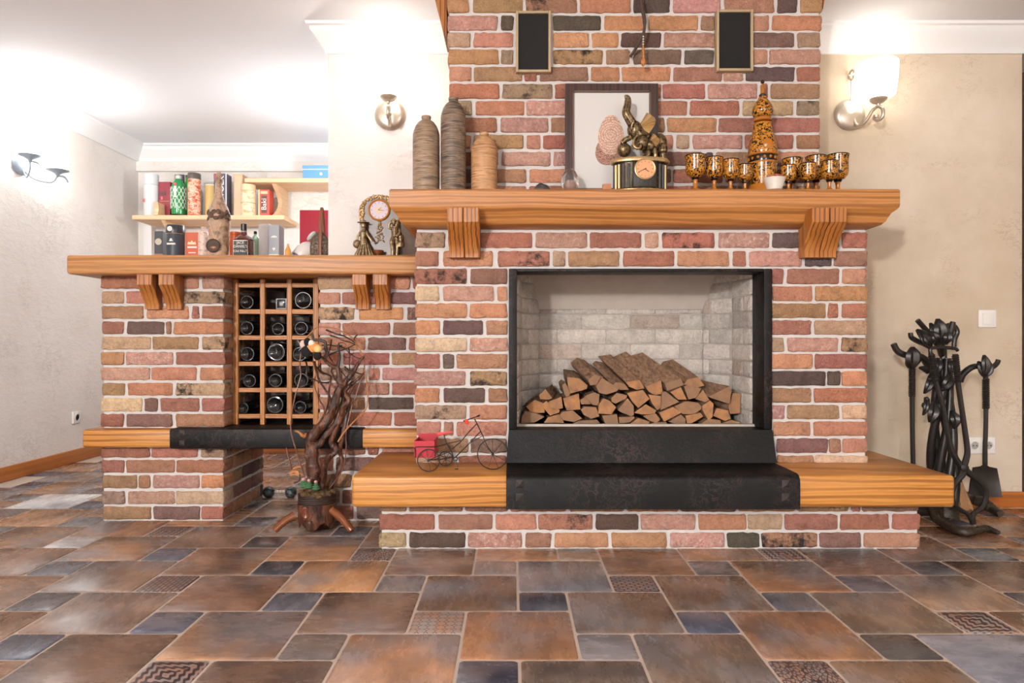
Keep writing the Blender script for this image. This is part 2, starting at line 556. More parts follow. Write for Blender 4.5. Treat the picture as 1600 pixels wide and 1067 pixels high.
decor = {}
for (px, py, k) in [(581, 868, 2), (685, 973, 0), (990, 911, 1), (1222, 867, 3), (1527, 970, 3), (1265, 1050, 2), (260, 917, 1), (270, 1053, 3), (258, 834, 3), (18, 806, 1)]:
    decor[cell(px, py)] = k
pale_cells = {cell(105, 853), cell(90, 790)}
big_me = tile_mesh(2, 'tile')
small_me = tile_mesh(1, 'tile')
big_me.materials.append(M['tile'])
small_me.materials.append(M['tile'])
decor_me = []
for k in range(4):
    q = small_me.copy()
    q.materials.clear()
    q.materials.append(M['decor'][k])
    decor_me.append(q)
BIG = [(158, 104, 62), (142, 94, 62), (168, 112, 68), (128, 92, 70), (150, 98, 58), (134, 100, 78)]
SMALL = [(84, 84, 98), (104, 96, 98), (74, 78, 96), (118, 98, 86), (90, 80, 78), (150, 116, 88)]
# colours of the tiles that the photograph shows in the middle of the floor
KNOWN = {cell(808, 990): (170, 108, 62), cell(965, 955): (122, 88, 62), cell(620, 1040): (188, 124, 78), cell(560, 958): (128, 96, 76), cell(1130, 1020): (134, 104, 80),
         cell(880, 898): (120, 112, 112), cell(1060, 925): (126, 90, 62), cell(1200, 897): (160, 102, 60), cell(520, 900): (172, 116, 68), cell(1370, 955): (124, 98, 76), cell(1210, 990): (166, 104, 58),
         cell(1560, 1020): (130, 128, 140), cell(730, 927): (120, 88, 66), cell(660, 880): (140, 98, 70), cell(1490, 922): (150, 112, 82), cell(370, 890): (160, 108, 70), cell(370, 935): (138, 92, 64), cell(350, 1000): (168, 112, 68),
         cell(940, 1055): (116, 94, 78), cell(1350, 1055): (138, 100, 66)}
KS = {cell(845, 940): (66, 66, 78), cell(1105, 970): (80, 84, 108), cell(950, 1010): (118, 102, 98), cell(490, 1015): (112, 94, 84), cell(255, 977): (82, 90, 122), cell(470, 942): (88, 86, 98),
      cell(630, 912): (112, 100, 96), cell(765, 1050): (72, 76, 100), cell(455, 890): (72, 72, 82), cell(1110, 887): (104, 86, 76), cell(1240, 937): (98, 96, 104), cell(1355, 908): (78, 74, 84), cell(1405, 1008): (86, 80, 76),
      cell(770, 886): (158, 118, 88), cell(1450, 884): (86, 82, 84), cell(1560, 862): (84, 84, 86)}
rest = MB()
n_tile = 0
tr = random.Random(4)
for m in range(-40, 41):
    for n in range(-40, 41):
        i, j = -1 + 2 * m - n, m + 2 * n
        for (ci, cj, w) in ((i, j, 2), (i + 1, j + 2, 1)):
            x, y = TX0 + (ci + w / 2) * TB, TY0 + (cj + w / 2) * TB
            if not (XL + 0.03 < x < 3.35 and -4.9 < y < YB - 0.03):
                continue
            hs = w * TB / 2
            if (-0.49 < x - hs and x + hs < 1.55 and y - hs > 2.61) or (-1.81 < x - hs and x + hs < -1.29 and 3.02 < y - hs and y + hs < 3.47):
                continue
            px = 800 + x * F / max(y, 0.01)
            inview = y > 1.45 and -130 < px < 1730 and y < 5.0
            big = w == 2
            keys = [(ci + a, cj + b) for a in range(w) for b in range(w)]
            col = next((KNOWN[k] for k in keys if k in KNOWN), None) if big else KS.get((ci, cj))
            if col is None:
                col = tr.choice(BIG if big else SMALL)
            if any(k in pale_cells for k in keys):
                col = (196, 192, 190)
            jit = tr.uniform(0.95, 1.08)
            y_ = 0.3 * col[0] + 0.59 * col[1] + 0.11 * col[2]
            col = tuple(y_ * 1.16 + (q - y_) * 0.78 for q in col)
            if inview:
                me = big_me if big else (decor_me[decor[(ci, cj)]] if (ci, cj) in decor else small_me)
                o = link('tile', me, None, floor)
                o.location = (x, y, tr.uniform(-0.0004, 0.0004))
                o.rotation_euler = (0, 0, tr.choice((0, 1, 2, 3)) * math.pi / 2)
                o.color = C(*[min(255, c * jit) for c in col], tr.random())
                n_tile += 1
            else:
                a = w * TB / 2 - 0.004
                rest.add([(x - a, y - a, 0.001), (x + a, y - a, 0.001), (x + a, y + a, 0.001), (x - a, y + a, 0.001)], [(0, 1, 2, 3)])
ro = obj('tile_field', rest, M['tile'], floor)
ro['kind'] = 'stuff'
ro.color = C(146, 102, 70, 0.5)

# ------------------------------------------------------------------ bricks
PAL = dict(R=(182, 116, 94), P=(198, 144, 128), S=(206, 142, 114), O=(206, 144, 102), N=(178, 130, 98), T=(194, 157, 124), L=(222, 184, 148),
           D=(114, 92, 86), K=(102, 83, 72), B=(142, 104, 93), M=(162, 135, 112))
def desat(c, k):
    y = 0.3 * c[0] + 0.59 * c[1] + 0.11 * c[2]
    return tuple(y + (q - y) * k for q in c)
PAL = {k_: desat(v_, 0.83) for k_, v_ in PAL.items()}
br = random.Random(5)

def brick_obj(parent, w, h, depth, col, soot, M4, name='brick', mat=None, rough=1.0, jit=5):
    """one brick: wavy front face (towards local -Y), sides running back"""
    e = 0.005
    nin = max(2, min(11, int(w / 0.02)))
    us = [0.0] + [(e + (w - 2 * e) * i / nin) / w for i in range(nin + 1)] + [1.0]
    vz = [0.0] + [(e + (h - 2 * e) * i / 3) / h for i in range(4)] + [1.0]
    nx, nz = len(us) - 1, len(vz) - 1
    sd = br.uniform(0, 500)
    def nz3(a, b, c):
        return mnoise.noise(Vector((a * 28 + sd, b * 28, c)))
    g = []
    for iz in range(nz + 1):
        for ix in range(nx + 1):
            u, v = us[ix], vz[iz]
            x, z = (u - 0.5) * w, (v - 0.5) * h
            y = (nz3(x, z, 1) * 0.0035 + nz3(x * 2.7, z * 2.7, 3) * 0.0025) * rough
            if ix in (0, nx) or iz in (0, nz):
                y += 0.004
            if ix in (0, nx):
                x += nz3(x, z, 5) * 0.005 * rough
            if iz in (0, nz):
                z += nz3(x * 1.6, z, 9) * 0.0045 * rough
            if ix in (0, nx) and iz in (0, nz):
                x *= 1 - 0.005 / w
                z *= 1 - 0.005 / h
            g.append((x, y, z))
    W = nx + 1
    fs = [(iz * W + ix, iz * W + ix + 1, (iz + 1) * W + ix + 1, (iz + 1) * W + ix) for iz in range(nz) for ix in range(nx)]
    rim = [ix for ix in range(nx)] + [iz * W + nx for iz in range(nz)] + [nz * W + ix for ix in range(nx, 0, -1)] + [iz * W for iz in range(nz, 0, -1)]
    o = len(g)
    g += [(g[i][0], depth, g[i][2]) for i in rim]
    k = len(rim)
    fs += [(rim[(a + 1) % k], rim[a], o + a, o + (a + 1) % k) for a in range(k)]
    fs.append(tuple(o + a for a in range(k)))
    me = bpy.data.meshes.new(name)
    me.from_pydata(g, [], fs)
    me.polygons.foreach_set('use_smooth', [True] * len(me.polygons))
    me.set_sharp_from_angle(angle=math.radians(50))
    me.materials.append(mat or M['brick'])
    b = link(name, me, None, parent)
    b.matrix_world = M4
    j = br.uniform(0.94, 1.06)
    b.color = C(*[max(0, min(255, c * j + br.uniform(-jit, jit))) for c in col], soot)
    return b

def colour(ch):
    c = PAL[ch.upper()]
    soot = 0.5
    if ch in 'rptnosl' and ch.islower():
        soot = 1.0 if ch not in 'p' else 0.0       # lower case: sooty brick, p: limey brick
    elif ch == 'M':
        soot = 0.95
    elif ch == 'P':
        soot = 0.25
    return c, soot

def front_bricks(parent, D, rows, depth=0.105):
    """rows: (y0, y1, 'x0Cx1 x0Cx1 ...') in photograph pixels on the plane at depth D"""
    for (y0, y1, s) in rows:
        for a, ch, b in re.findall(r'(\d+)([A-Za-z])(\d+)', s):
            p, q = P(float(a), y0, D), P(float(b), y1, D)
            col, soot = colour(ch)
            off = br.uniform(-0.002, 0.002)
            brick_obj(parent, q.x - p.x, p.z - q.z, depth, col, soot, Matrix.Translation(((p.x + q.x) / 2, D + off, (p.z + q.z) / 2)))

def side_bricks(parent, X, face, ys, zrows, letters='RNOPTDS', start=0.0):
    """running bond on a side face at x = X; face = +1 looks towards +x"""
    y0, y1 = ys
    for r, (z0, z1) in enumerate(zrows):
        y = y0 + (0.0 if r % 2 else -0.11)
        while y < y1 - 0.03:
            L = br.choice((0.22, 0.22, 0.225, 0.11))
            a, b = max(y, y0) + 0.004, min(y + L, y1) - 0.004
            if b - a > 0.03:
                col, soot = colour(br.choice(letters))
                brick_obj(parent, b - a, z1 - z0, 0.05, col, soot,
                          Matrix.Translation((X, (a + b) / 2, (z0 + z1) / 2)) @ Matrix.Rotation(math.pi / 2 * face, 4, 'Z'))
            y += L + 0.004

def zr(rows, D):
    return [(P(0, y1, D).z, P(0, y0, D).z) for (y0, y1, s) in rows]

# ---- fireplace
DB, DC, DBASE, DBF = 2.738, 2.84, 2.594, 2.467
BX0, BX1 = -0.394, 1.443
fire = thing('fireplace', (0.52, 3.0, 0), 'large red brick fireplace with chimney breast, wide firebox and raised brick base', 'fireplace')
chim_rows = [
 (-29, -7, '699R770 775N850 855O930 935T1010 1015R1090 1095D1170 1175N1250 1255O1283'),
 (-2.7, 19, '699O732 739N816 821n902 906O985 990K1047 1052P1126 1133N1210 1216D1246 1252O1285'),
 (24, 46.5, '699P777 783D802 807N860 864K939 944O1009 1014O1091 1096N1117 1122N1172 1177S1202 1207O1285'),
 (50.5, 73, '699T735 740S801 806N860 865O920 925O966 971K1033 1038P1117 1122R1172 1177B1241 1247T1282'),
 (77, 99.5, '700O779 783M802 807R860 865n942 947N983 990B1065 1070D1116 1121R1172 1177S1199 1203P1282'),
 (104, 126, '702S736 740N816 819R839 843N919 924O968 972O1048 1053N1129 1132p1162 1166D1242 1246R1282'),
 (130.5, 153.5, '702R780 785M863 867R930 934N1016 1020R1033 1037R1102 1107P1184 1190R1200 1205N1282'),
 (157, 179.5, '702T737 743O819 823p895 899R975 980N1017 1022R1074 1079R1156 1161T1240 1246M1281'),
 (183.5, 206, '702R776 782P857 861N930 935R1013 1018N1039 1043O1120 1124R1201 1206R1282'),
 (210.5, 232, '702O736 741N818 823S844 849R925 930N1016 1021S1052 1057T1078 1083P1160 1165R1240 1246N1282'),
 (237, 258.5, '702R778 784P860 864P940 945R1017 1022B1098 1104D1115 1120N1197 1201S1281'),
 (264, 285, '702B770 775N822 827S902 907R1015 1020B1049 1053R1130 1135N1212 1216R1282'),
 (290, 311, '702R740 745S822 827R900 905N1000 1005R1085 1090N1160 1165R1240 1245O1282')]
CX0, CX1 = P(699.5, 0, DC).x, P(1283.5, 0, DC).x
chim = obj('chimney', MB().box(CX0 + 0.007, CX1 - 0.007, DC + 0.009, YW, 1.36, ZC), M['mortar'], fire)
front_bricks(chim, DC, chim_rows)
side_bricks(chim, CX1, 1, (DC + 0.11, YW), zr(chim_rows, DC))
side_bricks(chim, CX0, -1, (DC + 0.11, YW), zr(chim_rows, DC))

ytop = [(363, 387), (392, 416)]
ys = [(419.5, 443.5), (447, 470), (474, 496.5), (500.5, 523), (527.5, 549.5), (553, 576), (580, 602.5), (606.5, 629), (633, 655), (659, 681), (685.5, 707.5), (712, 724.5)]
left = ['647r729 735B793', '648L685 692P771 777S792', '649O729 734O792', '649O687 692D754 759N793', '648L729 734p793', '648R687 692D709 713N792', '647P727 734n792',
        '648O686 693D757 763N792', '648t728 734O792', '651S688 693N708 713S792', '651N731 735B792', '650T710 716R792']
right = ['1207R1225 1231R1312 1318S1355', '1207O1270 1275O1356', '1206N1291 1295R1311 1317R1356', '1205R1268 1274T1356', '1205t1226 1231P1310 1316n1356', '1204O1270 1274R1356',
         '1206K1291 1294K1314 1317O1355', '1206N1268 1273R1356', '1206p1227 1231N1312 1317L1355', '1209S1267 1272O1356', '1214B1294 1297N1314 1318S1355', '1215N1272 1275L1356']
breast_rows = [(363, 387, '649t695 700R746 751R832 837P917 922R1002 1008T1029 1035r1117 1123p1203 1208D1262 1267D1312 1317R1356'),
               (392, 416, '649R685 692O770 778r859 864T883 888N968 974R1054 1059S1140 1146R1166 1172P1253 1258D1300 1305N1356')]
breast_rows += [(y0, y1, a + ' ' + b) for (y0, y1), a, b in zip(ys, left, right)]
breast_m = MB()
fx0, fx1 = P(795, 0, DB).x, P(1205, 0, DB).x          # opening for the steel frame
ft = P(0, 420, DB).z
zt, zb = 1.262, 0.19
y0_, y1_ = DB + 0.009, YW
bx0, bx1 = BX0 + 0.007, BX1 - 0.007
for (a, b, c, d) in ((bx0, fx0, zb, zt), (fx1, bx1, zb, zt)):
    breast_m.box(a, b, y0_, y1_, c, d)
breast_m.box(fx0, fx1, y0_, 2.86, ft - 0.008, zt)
breast_m.box(fx0, fx1, y0_, y1_, zb, 0.436)
breast = obj('breast', breast_m, M['mortar'], fire)
front_bricks(breast, DB, breast_rows)
side_bricks(breast, BX1, 1, (DB + 0.11, YW), zr(breast_rows, DB))
side_bricks(breast, BX0, -1, (DB + 0.11, YW), zr(breast_rows, DB))

base_rows = [(776, 799.5, '593N635 639N723 727N793 797R885 890N975 980R1060 1064B1150 1155N1243 1248N1327 1332R1346 1349N1437'),
             (804, 828, '592R679 685N769 774S838 841r926 931K997 1001P1087 1092O1166 1169T1223 1227R1309 1314R1390 1396R1438'),
             (833, 856, '592t634 639K727 731p816 821N861 867O950 956N1042 1048p1133 1137K1187 1191n1278 1282B1346 1351S1438')]
GX0, GX1 = P(593, 0, DBASE).x, P(1438, 0, DBASE).x
basem = obj('base', MB().box(GX0 + 0.007, GX1 - 0.007, DBASE + 0.009, YW - 0.02, 0, 0.192), M['mortar'], fire)
front_bricks(basem, DBASE, base_rows)
side_bricks(basem, GX1, 1, (DBASE + 0.11, YW - 0.02), zr(base_rows, DBASE))
side_bricks(basem, GX0, -1, (DBASE + 0.11, YW - 0.02), zr(base_rows, DBASE))

# firebox: splayed lining of pale firebricks
box_m = MB()
pts = [(0.021, 2.86), (0.04, 3.06), (0.127, 3.20), (0.905, 3.20), (1.0, 3.06), (1.017, 2.86)]
YFB = 3.20
fz0, fz1 = 0.436, 1.26
vs_ = [(x, y, z) for z in (fz0, fz1) for (x, y) in pts]
box_m.add([(x + 0.0, y, z) for (x, y, z) in vs_], [(i, i + 1, i + 7, i + 6) for i in range(5)])
box_m.add([(pts[0][0] - 0.02, 2.80, fz0), (pts[5][0] + 0.02, 2.80, fz0), (1.03, 3.26, fz0), (0.0, 3.26, fz0)], [(0, 1, 2, 3)])
box_m.add([(pts[0][0] - 0.02, 2.80, 1.24), (1.03, 2.80, 1.24), (1.03, 3.26, 1.24), (0.0, 3.26, 1.24)], [(0, 1, 2, 3)])
firebox = obj('firebox', box_m, M['firejoint'], fire)
def lining(p, q, zlo, zhi, off=0.0):
    p, q = Vector((p[0], p[1], 0)), Vector((q[0], q[1], 0))
    L = (q - p).length
    u = (q - p) / L
    ang = math.atan2(u.y, u.x)
    z, r = zlo, 0
    while z < zhi - 0.01:
        h = min(0.068, zhi - z)
        x = -0.115 * (r % 2) - off
        while x < L - 0.005:
            a, b = max(0, x) + 0.001, min(L, x + 0.232) - 0.001
            if b - a > 0.02:
                c = p + u * ((a + b) / 2)
                k = br.uniform(0.95, 1.03)
                tint = (216 * k, 207 * k, 198 * k) if br.random() > 0.1 else (204, 186, 174)
                bo = brick_obj(firebox, b - a, h - 0.0025, 0.03, tint, 0.5, Matrix.Translation((c.x, c.y, z + h / 2)) @ Matrix.Rotation(ang, 4, 'Z') @ Matrix.Translation((0, -0.006, 0)), 'firebrick', M['brick'], 0.25, 1)
            x += 0.232
        z += 0.0705
        r += 1
zledge = P(0, 483, YFB).z
lining(pts[0], pts[1], fz0, 1.24)
lining(pts[1], pts[2], fz0, 1.24, 0.05)
lining(pts[2], pts[3], fz0, zledge, 0.03)
lining(pts[3], pts[4], fz0, 1.24, 0.08)
lining(pts[4], pts[5], fz0, 1.24)
obj('smoke_shelf', MB().add([(0.10, YFB - 0.004, zledge), (0.93, YFB - 0.004, zledge), (0.98, 3.08, 1.24), (0.06, 3.08, 1.24), (0.10, YFB + 0.03, zledge), (0.93, YFB + 0.03, zledge), (0.98, 3.12, 1.24), (0.06, 3.12, 1.24)],
    [(0, 1, 2, 3), (7, 6, 5, 4), (0, 4, 5, 1), (1, 5, 6, 2), (2, 6, 7, 3), (3, 7, 4, 0)]), M['firebrick'], fire)
obj('hearth_lip', MB().box(0.015, 1.02, 2.836, 2.86, 0.43, 0.4525, 0.002), M['firebrick'], fire)

# black steel frame and sloping apron
fr = MB()
fz = 0.445
tx = 0.033
fr.box(fx0, fx0 + tx, DB - 0.012, 2.862, fz, ft, 0.003)
fr.box(fx1 - tx, fx1, DB - 0.012, 2.862, fz, ft, 0.003)
fr.box(fx0 + tx, fx1 - tx, DB - 0.012, 2.862, ft - 0.013, ft, 0.003)
frame_o = obj('firebox_frame', fr, M['black'], fire, label='black steel frame around the firebox')
za, zbm = P(0, 671, DB).z, 0.318
x0t, x1t = fx0, fx1
x0b, x1b = P(791, 0, 2.68).x, P(1214, 0, 2.68).x
ap = MB().add([(x0b, 2.68, zbm), (x1b, 2.68, zbm), (x1t, DB - 0.014, za), (x0t, DB - 0.014, za), (x0t, 2.835, za), (x1t, 2.835, za),
               (x0b, 2.835, zbm), (x1b, 2.835, zbm)], [(0, 1, 2, 3), (3, 2, 5, 4), (0, 3, 4, 6), (1, 7, 5, 2), (6, 4, 5, 7), (0, 6, 7, 1)])
obj('hearth_apron', ap, M['black'], fire, label='sloping black steel apron below the fire opening')

M['stud'] = plain('stud_iron', (74, 68, 66), 0.35, 0.3)
# wooden hearth bench with a black steel cover
bz0, bz1 = 0.193, 0.309
bench = thing('hearth_bench', (0.52, 2.6, bz0), 'thick golden oak hearth bench jutting out below the firebox', 'bench')
ex0, ex1 = P(549, 0, DBF).x, P(1493, 0, DBF).x
kx0, kx1 = P(791, 0, DBF).x, P(1249, 0, DBF).x
obj('plank', MB().box(ex0, kx0 + 0.01, DBF, 3.05, bz0, bz1, 0.012, 3), M['bench'], bench)
obj('plank', MB().box(kx1 - 0.01, ex1, DBF, 3.05, bz0, bz1, 0.012, 3), M['bench'], bench)
cover = MB()
cprof = [(2.84, bz1 + 0.006), (DBF + 0.022, bz1 + 0.006), (DBF + 0.006, bz1 + 0.002), (DBF - 0.004, bz1 - 0.008), (DBF - 0.008, bz1 - 0.022), (DBF - 0.008, bz0 - 0.004), (DBF + 0.03, bz0 - 0.004), (2.84, bz0 + 0.001)]
k = len(cprof)
cover.add([(kx0, y, z) for y, z in cprof] + [(kx1, y, z) for y, z in cprof], [tuple(range(k)), tuple(range(2 * k - 1, k - 1, -1))] + [(i, (i + 1) % k, k + (i + 1) % k, k + i) for i in range(k)])
cov = obj('steel_cover', cover, M['black'], bench, label='black hammered steel sheet wrapped over the bench')
for (px, py) in ((812, 756), (812, 777), (1228, 756), (1228, 777)):
    c = P(px, py, DBF - 0.008)
    s = 0.0145
    obj('stud', MB().add([c + Vector((-s, 0, -s)), c + Vector((s, 0, -s)), c + Vector((s, 0, s)), c + Vector((-s, 0, s)), c + Vector((0, -0.014, 0))], [(0, 1, 4), (1, 2, 4), (2, 3, 4), (3, 0, 4), (3, 2, 1, 0)]), M['stud'], cov)

# mantel shelf with its moulded edge, and corbels
mz0, mz1 = 1.2555, 1.399
mant = thing('mantel_shelf', (0.52, 2.9, mz0), 'long honey oak mantel shelf with moulded edge above the firebox', 'shelf')
mprof = [(0.0, mz0), (0.012, mz0), (0.04, mz0 + 0.010), (0.052, mz0 + 0.022), (0.058, mz0 + 0.036), (0.066, mz0 + 0.052), (0.080, mz0 + 0.064), (0.086, mz0 + 0.072), (0.088, mz0 + 0.080), (0.088, mz1 - 0.006), (0.083, mz1)]
mm = MB()
k = len(mprof)
mv = []
for (o, z) in mprof:
    mv += [(BX0 - o, DB - o, z), (BX1 - 0.008 + o, DB - o, z), (BX1 - 0.008 + o, YW - 0.002, z), (BX0 - o, YW - 0.002, z)]
mf = [(i * 4 + j, i * 4 + (j + 1) % 4, (i + 1) * 4 + (j + 1) % 4, (i + 1) * 4 + j) for i in range(k - 1) for j in range(4)]
mm.add(mv, mf + [(3, 2, 1, 0), tuple((k - 1) * 4 + j for j in range(4))])
obj('board', mm, M['mantel'], mant)

def corbel(xa, xb, ztop, zbot, yfront_top, yfront_bot, yback, parent, name='corbel', mat=None, grooves=1):
    """bracket with a nose block and a leg curving back"""
    h = ztop - zbot
    prof = [(yback, ztop), (yfront_top, ztop), (yfront_top, ztop - 0.30 * h), (yfront_top + (yfront_bot - yfront_top) * 0.35, ztop - 0.45 * h),
            (yfront_top + (yfront_bot - yfront_top) * 0.75, ztop - 0.68 * h), (yfront_bot, ztop - 0.86 * h), (yfront_bot, zbot), (yback, zbot)]
    mb = MB()
    n = len(prof)
    halves = [(xa, xb)] if grooves == 0 else [(xa, (xa + xb) / 2 - 0.001), ((xa + xb) / 2 + 0.001, xb)]
    for (p, q) in halves:
        e = 0.003
        vs2 = [(p + e, y, z) for y, z in prof] + [(q - e, y, z) for y, z in prof]
        m1 = [(p, y + (0.003 if i in range(1, 7) else 0), z) for i, (y, z) in enumerate(prof)]
        m2 = [(q, y + (0.003 if i in range(1, 7) else 0), z) for i, (y, z) in enumerate(prof)]
        vs2 = m1 + vs2[:n] + vs2[n:] + m2
        fs2 = [tuple(range(n)), tuple(range(4 * n - 1, 3 * n - 1, -1))]
        for s in range(3):
            fs2 += [(s * n + i, s * n + (i + 1) % n, (s + 1) * n + (i + 1) % n, (s + 1) * n + i) for i in range(n)]
        mb.add(vs2, fs2)
    return obj(name, mb, mat or M['corbel'], parent)

for (a, b) in ((P(698.5, 0, 2.612).x, P(748.5, 0, 2.612).x), (P(1269.5, 0, 2.612).x, P(1324, 0, 2.612).x)):
    corbel(a, b, P(0, 324.5, 2.612).z, P(0, 402, 2.695).z, 2.612, 2.697, DB + 0.004, mant)

# timber brackets at the top of the chimney sides
for (sgn, xe, zlow) in ((-1, CX0, P(0, 50, DC).z), (1, CX1, P(0, 9, DC).z)):
    o = sgn
    poly = [(xe, zlow), (xe + o * 0.012, zlow), (xe + o * 0.024, zlow + 0.06), (xe + o * 0.042, zlow + 0.13), (xe + o * 0.06, zlow + 0.2), (xe + o * 0.06, ZC), (xe, ZC)]
    poly = [(x, min(z, ZC)) for x, z in poly]
    t = obj('chimney_bracket', MB().prism([(x + sgn * 0.008, z) for x, z in poly], DC + 0.03, DC + 0.2), M['corbel'])
    tag(t, 'honey wood bracket at the %s top edge of the brick chimney' % ('left' if sgn < 0 else 'right'), 'bracket', 'brackets at the chimney top')

# ---- low brick half-wall with the wine niche
DU = 3.0
up_rows = [(431, 451, '157R232 238P278 283S309 315P350'), (455, 474, '158T192 197S276 283t350'), (478, 498, '158N223 228S294 299R310 315R350'), (502.5, 522, '159R192 197D255 259N267 271O350'),
           (526, 546, '158T234 237N309 315t350'), (550, 570, '157O192 196p269 274R350'), (574, 594, '157P233 236S306 312O350'), (598.5, 618, '159N194 199O268 274t350'),
           (622, 643, '157L221 225B245 250R310 315R350'), (647, 667, '157R192 197B268 274N350')]
upr = [(432, 451.5, '496T566 572R603 608S640 645R665'), (456.5, 475, '497S531 535R606 611B665'), (480, 499.5, '497t553 560O630 636B665'), (504, 523.5, '497P531 535R609 614N665'),
       (527, 547, '497O570 575B634 639R665'), (551, 570, '497R531 536R608 612N665'), (574.5, 594, '497T570 576S592 597P665'), (598, 617, '497P526 532N608 612R665'),
       (621, 640, '497N530 535N570 575K646 651R665'), (644, 665, '497S530 534R611 616R665')]
low_rows = [(700, 715, '158R233 236R308 313t349'), (719, 739, '158R193 196N272 275R349'), (743, 763, '159N213 216N233 238P311 314O349'), (768, 788, '159M194 199P271 274L349'), (792, 812, '160N235 239B311 314R349')]
lowr = [(697, 711, '498N570 575R591 597R665'), (715, 736, '498R520 525B585 590B665'), (741, 762, '498N548 553R620 625R665'), (766, 787, '498B530 535R598 603N665'), (791, 811, '498R552 557B625 630R665')]
hw = thing('brick_half_wall', (-1.3, 3.2, 0), 'low brick half-wall with wine niche and open gap beneath, left of the fireplace', 'half-wall')
UX0, UX1, UX2, UX3 = P(158, 0, DU).x, P(349.5, 0, DU).x, P(497, 0, DU).x, BX0 + 0.02
UD = 3.487
cz = 1.088
pier = obj('pier', MB().box(UX0 + 0.007, UX1 - 0.007, DU + 0.009, UD, 0, cz), M['mortar'], hw)
front_bricks(pier, DU, up_rows + low_rows)
side_bricks(pier, UX1, 1, (DU + 0.105, UD), zr(low_rows, DU), 'RNBDTNB')
side_bricks(pier, UX1, 1, (DU + 0.105, UD), zr(up_rows, DU), 'RNBOPN')
side_bricks(pier, UX0, -1, (DU + 0.105, UD), zr(low_rows + up_rows, DU))
panel = obj('panel', MB().box(UX2 + 0.007, UX3, DU + 0.009, YW, 0, cz), M['mortar'], hw)
front_bricks(panel, DU, upr + lowr)
side_bricks(panel, UX2, -1, (DU + 0.105, YW), zr(upr + lowr, DU))
obj('niche_back', MB().box(UX1 - 0.02, UX2 + 0.02, UD - 0.06, UD, 0.345, cz), M['mortar'], hw)

# counter on top, with paired corbels
ctz0, ctz1 = 1.09, 1.1725
cnt = thing('counter_shelf', (-1.4, 3.1, ctz0), 'long pale oak counter board on top of the low brick half-wall', 'shelf')
cb = MB()
x0c, x1c, y0c = P(103, 0, 2.90).x, BX0 - 0.002, 2.90
cb.box(x0c, x1c, y0c, YW - 0.003, ctz0, ctz1, 0.012, 3)
cb.box(x0c, -0.895, YW - 0.03, 3.56, ctz0, ctz1 - 0.0005, 0.006)
obj('board', cb, M['counter'], cnt)
for (a, b) in ((213, 237), (247, 272), (550, 572), (582, 605)):
    corbel(P(a, 0, 2.915).x, P(b, 0, 2.915).x, ctz0, P(0, 483, 2.975).z, 2.915, 2.978, DU + 0.006, cnt, grooves=0)

# ledge below the wine niche
lz0, lz1 = 0.336, 0.415
led = thing('ledge_board', (-1.1, 3.1, lz0), 'narrow oak ledge with black steel sleeve under the wine rack', 'ledge')
lx0, lxa, lxb, ly = P(128, 0, 2.945).x, P(265, 0, 2.945).x, P(567, 0, 2.945).x, 2.945
obj('plank', MB().box(lx0, lxa + 0.01, ly, UD, lz0, lz1, 0.010, 3), M['bench'], led)
obj('plank', MB().box(lxb - 0.01, BX0 - 0.002, ly, 3.2, lz0, lz1, 0.010, 3), M['bench'], led)
sl = obj('steel_sleeve', MB().box(lxa, lxb, ly - 0.006, UD + 0.005, lz0 - 0.004, lz1 + 0.004, 0.008, 2), M['black'], led, label='black steel sleeve on the ledge')
for py in (676, 692):
    c = P(284, py, ly - 0.006)
    s = 0.011
    obj('stud', MB().add([c + Vector((-s, 0, -s)), c + Vector((s, 0, -s)), c + Vector((s, 0, s)), c + Vector((-s, 0, s)), c + Vector((0, -0.009, 0))], [(0, 1, 4), (1, 2, 4), (2, 3, 4), (3, 0, 4), (3, 2, 1, 0)]), M['stud'], sl)
# ------------------------------------------------------------------ firewood in the firebox
def log_material(name, end):
    t = NT(name)
    v = t.coords()
    if end:
        r = t.n('VectorMath', {0: t.n('Mapping', {0: v, 3: (1, 0.05, 1)}).outputs[0]}, operation='LENGTH').outputs['Value']
        rings = t.n('TexWave', {'Vector': v, 'Scale': 55.0, 'Distortion': 3.0, 'Detail': 2.0}, wave_type='RINGS', rings_direction='Y').outputs[1]
        n = t.noise(v, 30, 6, 0.65)
        c = t.mix(t.rng(rings, 0.2, 0.9, 0, 0.35), C(190, 136, 90), C(140, 94, 60))
        c = t.mix(t.rng(n, 0.4, 0.75), c, C(126, 96, 76))
        c = t.mix(t.math('MULTIPLY', t.n('ObjectInfo').outputs['Random'], 0.75), c, C(128, 104, 86))
        t.bump(n, 0.4, 0.004)
    else:
        n = t.noise(t.n('Mapping', {0: v, 3: (9, 0.9, 9)}).outputs[0], 9, 6, 0.65)
        c = t.ramp(n, [(0.3, C(84, 62, 50)), (0.5, C(134, 104, 82)), (0.72, C(168, 134, 106))])
        t.bump(n, 0.6, 0.005)
    return t.out(c, 0.85, spec=0.2)
M['log_end'] = log_material('split_log_end', True)
M['log_side'] = log_material('split_log_side', False)

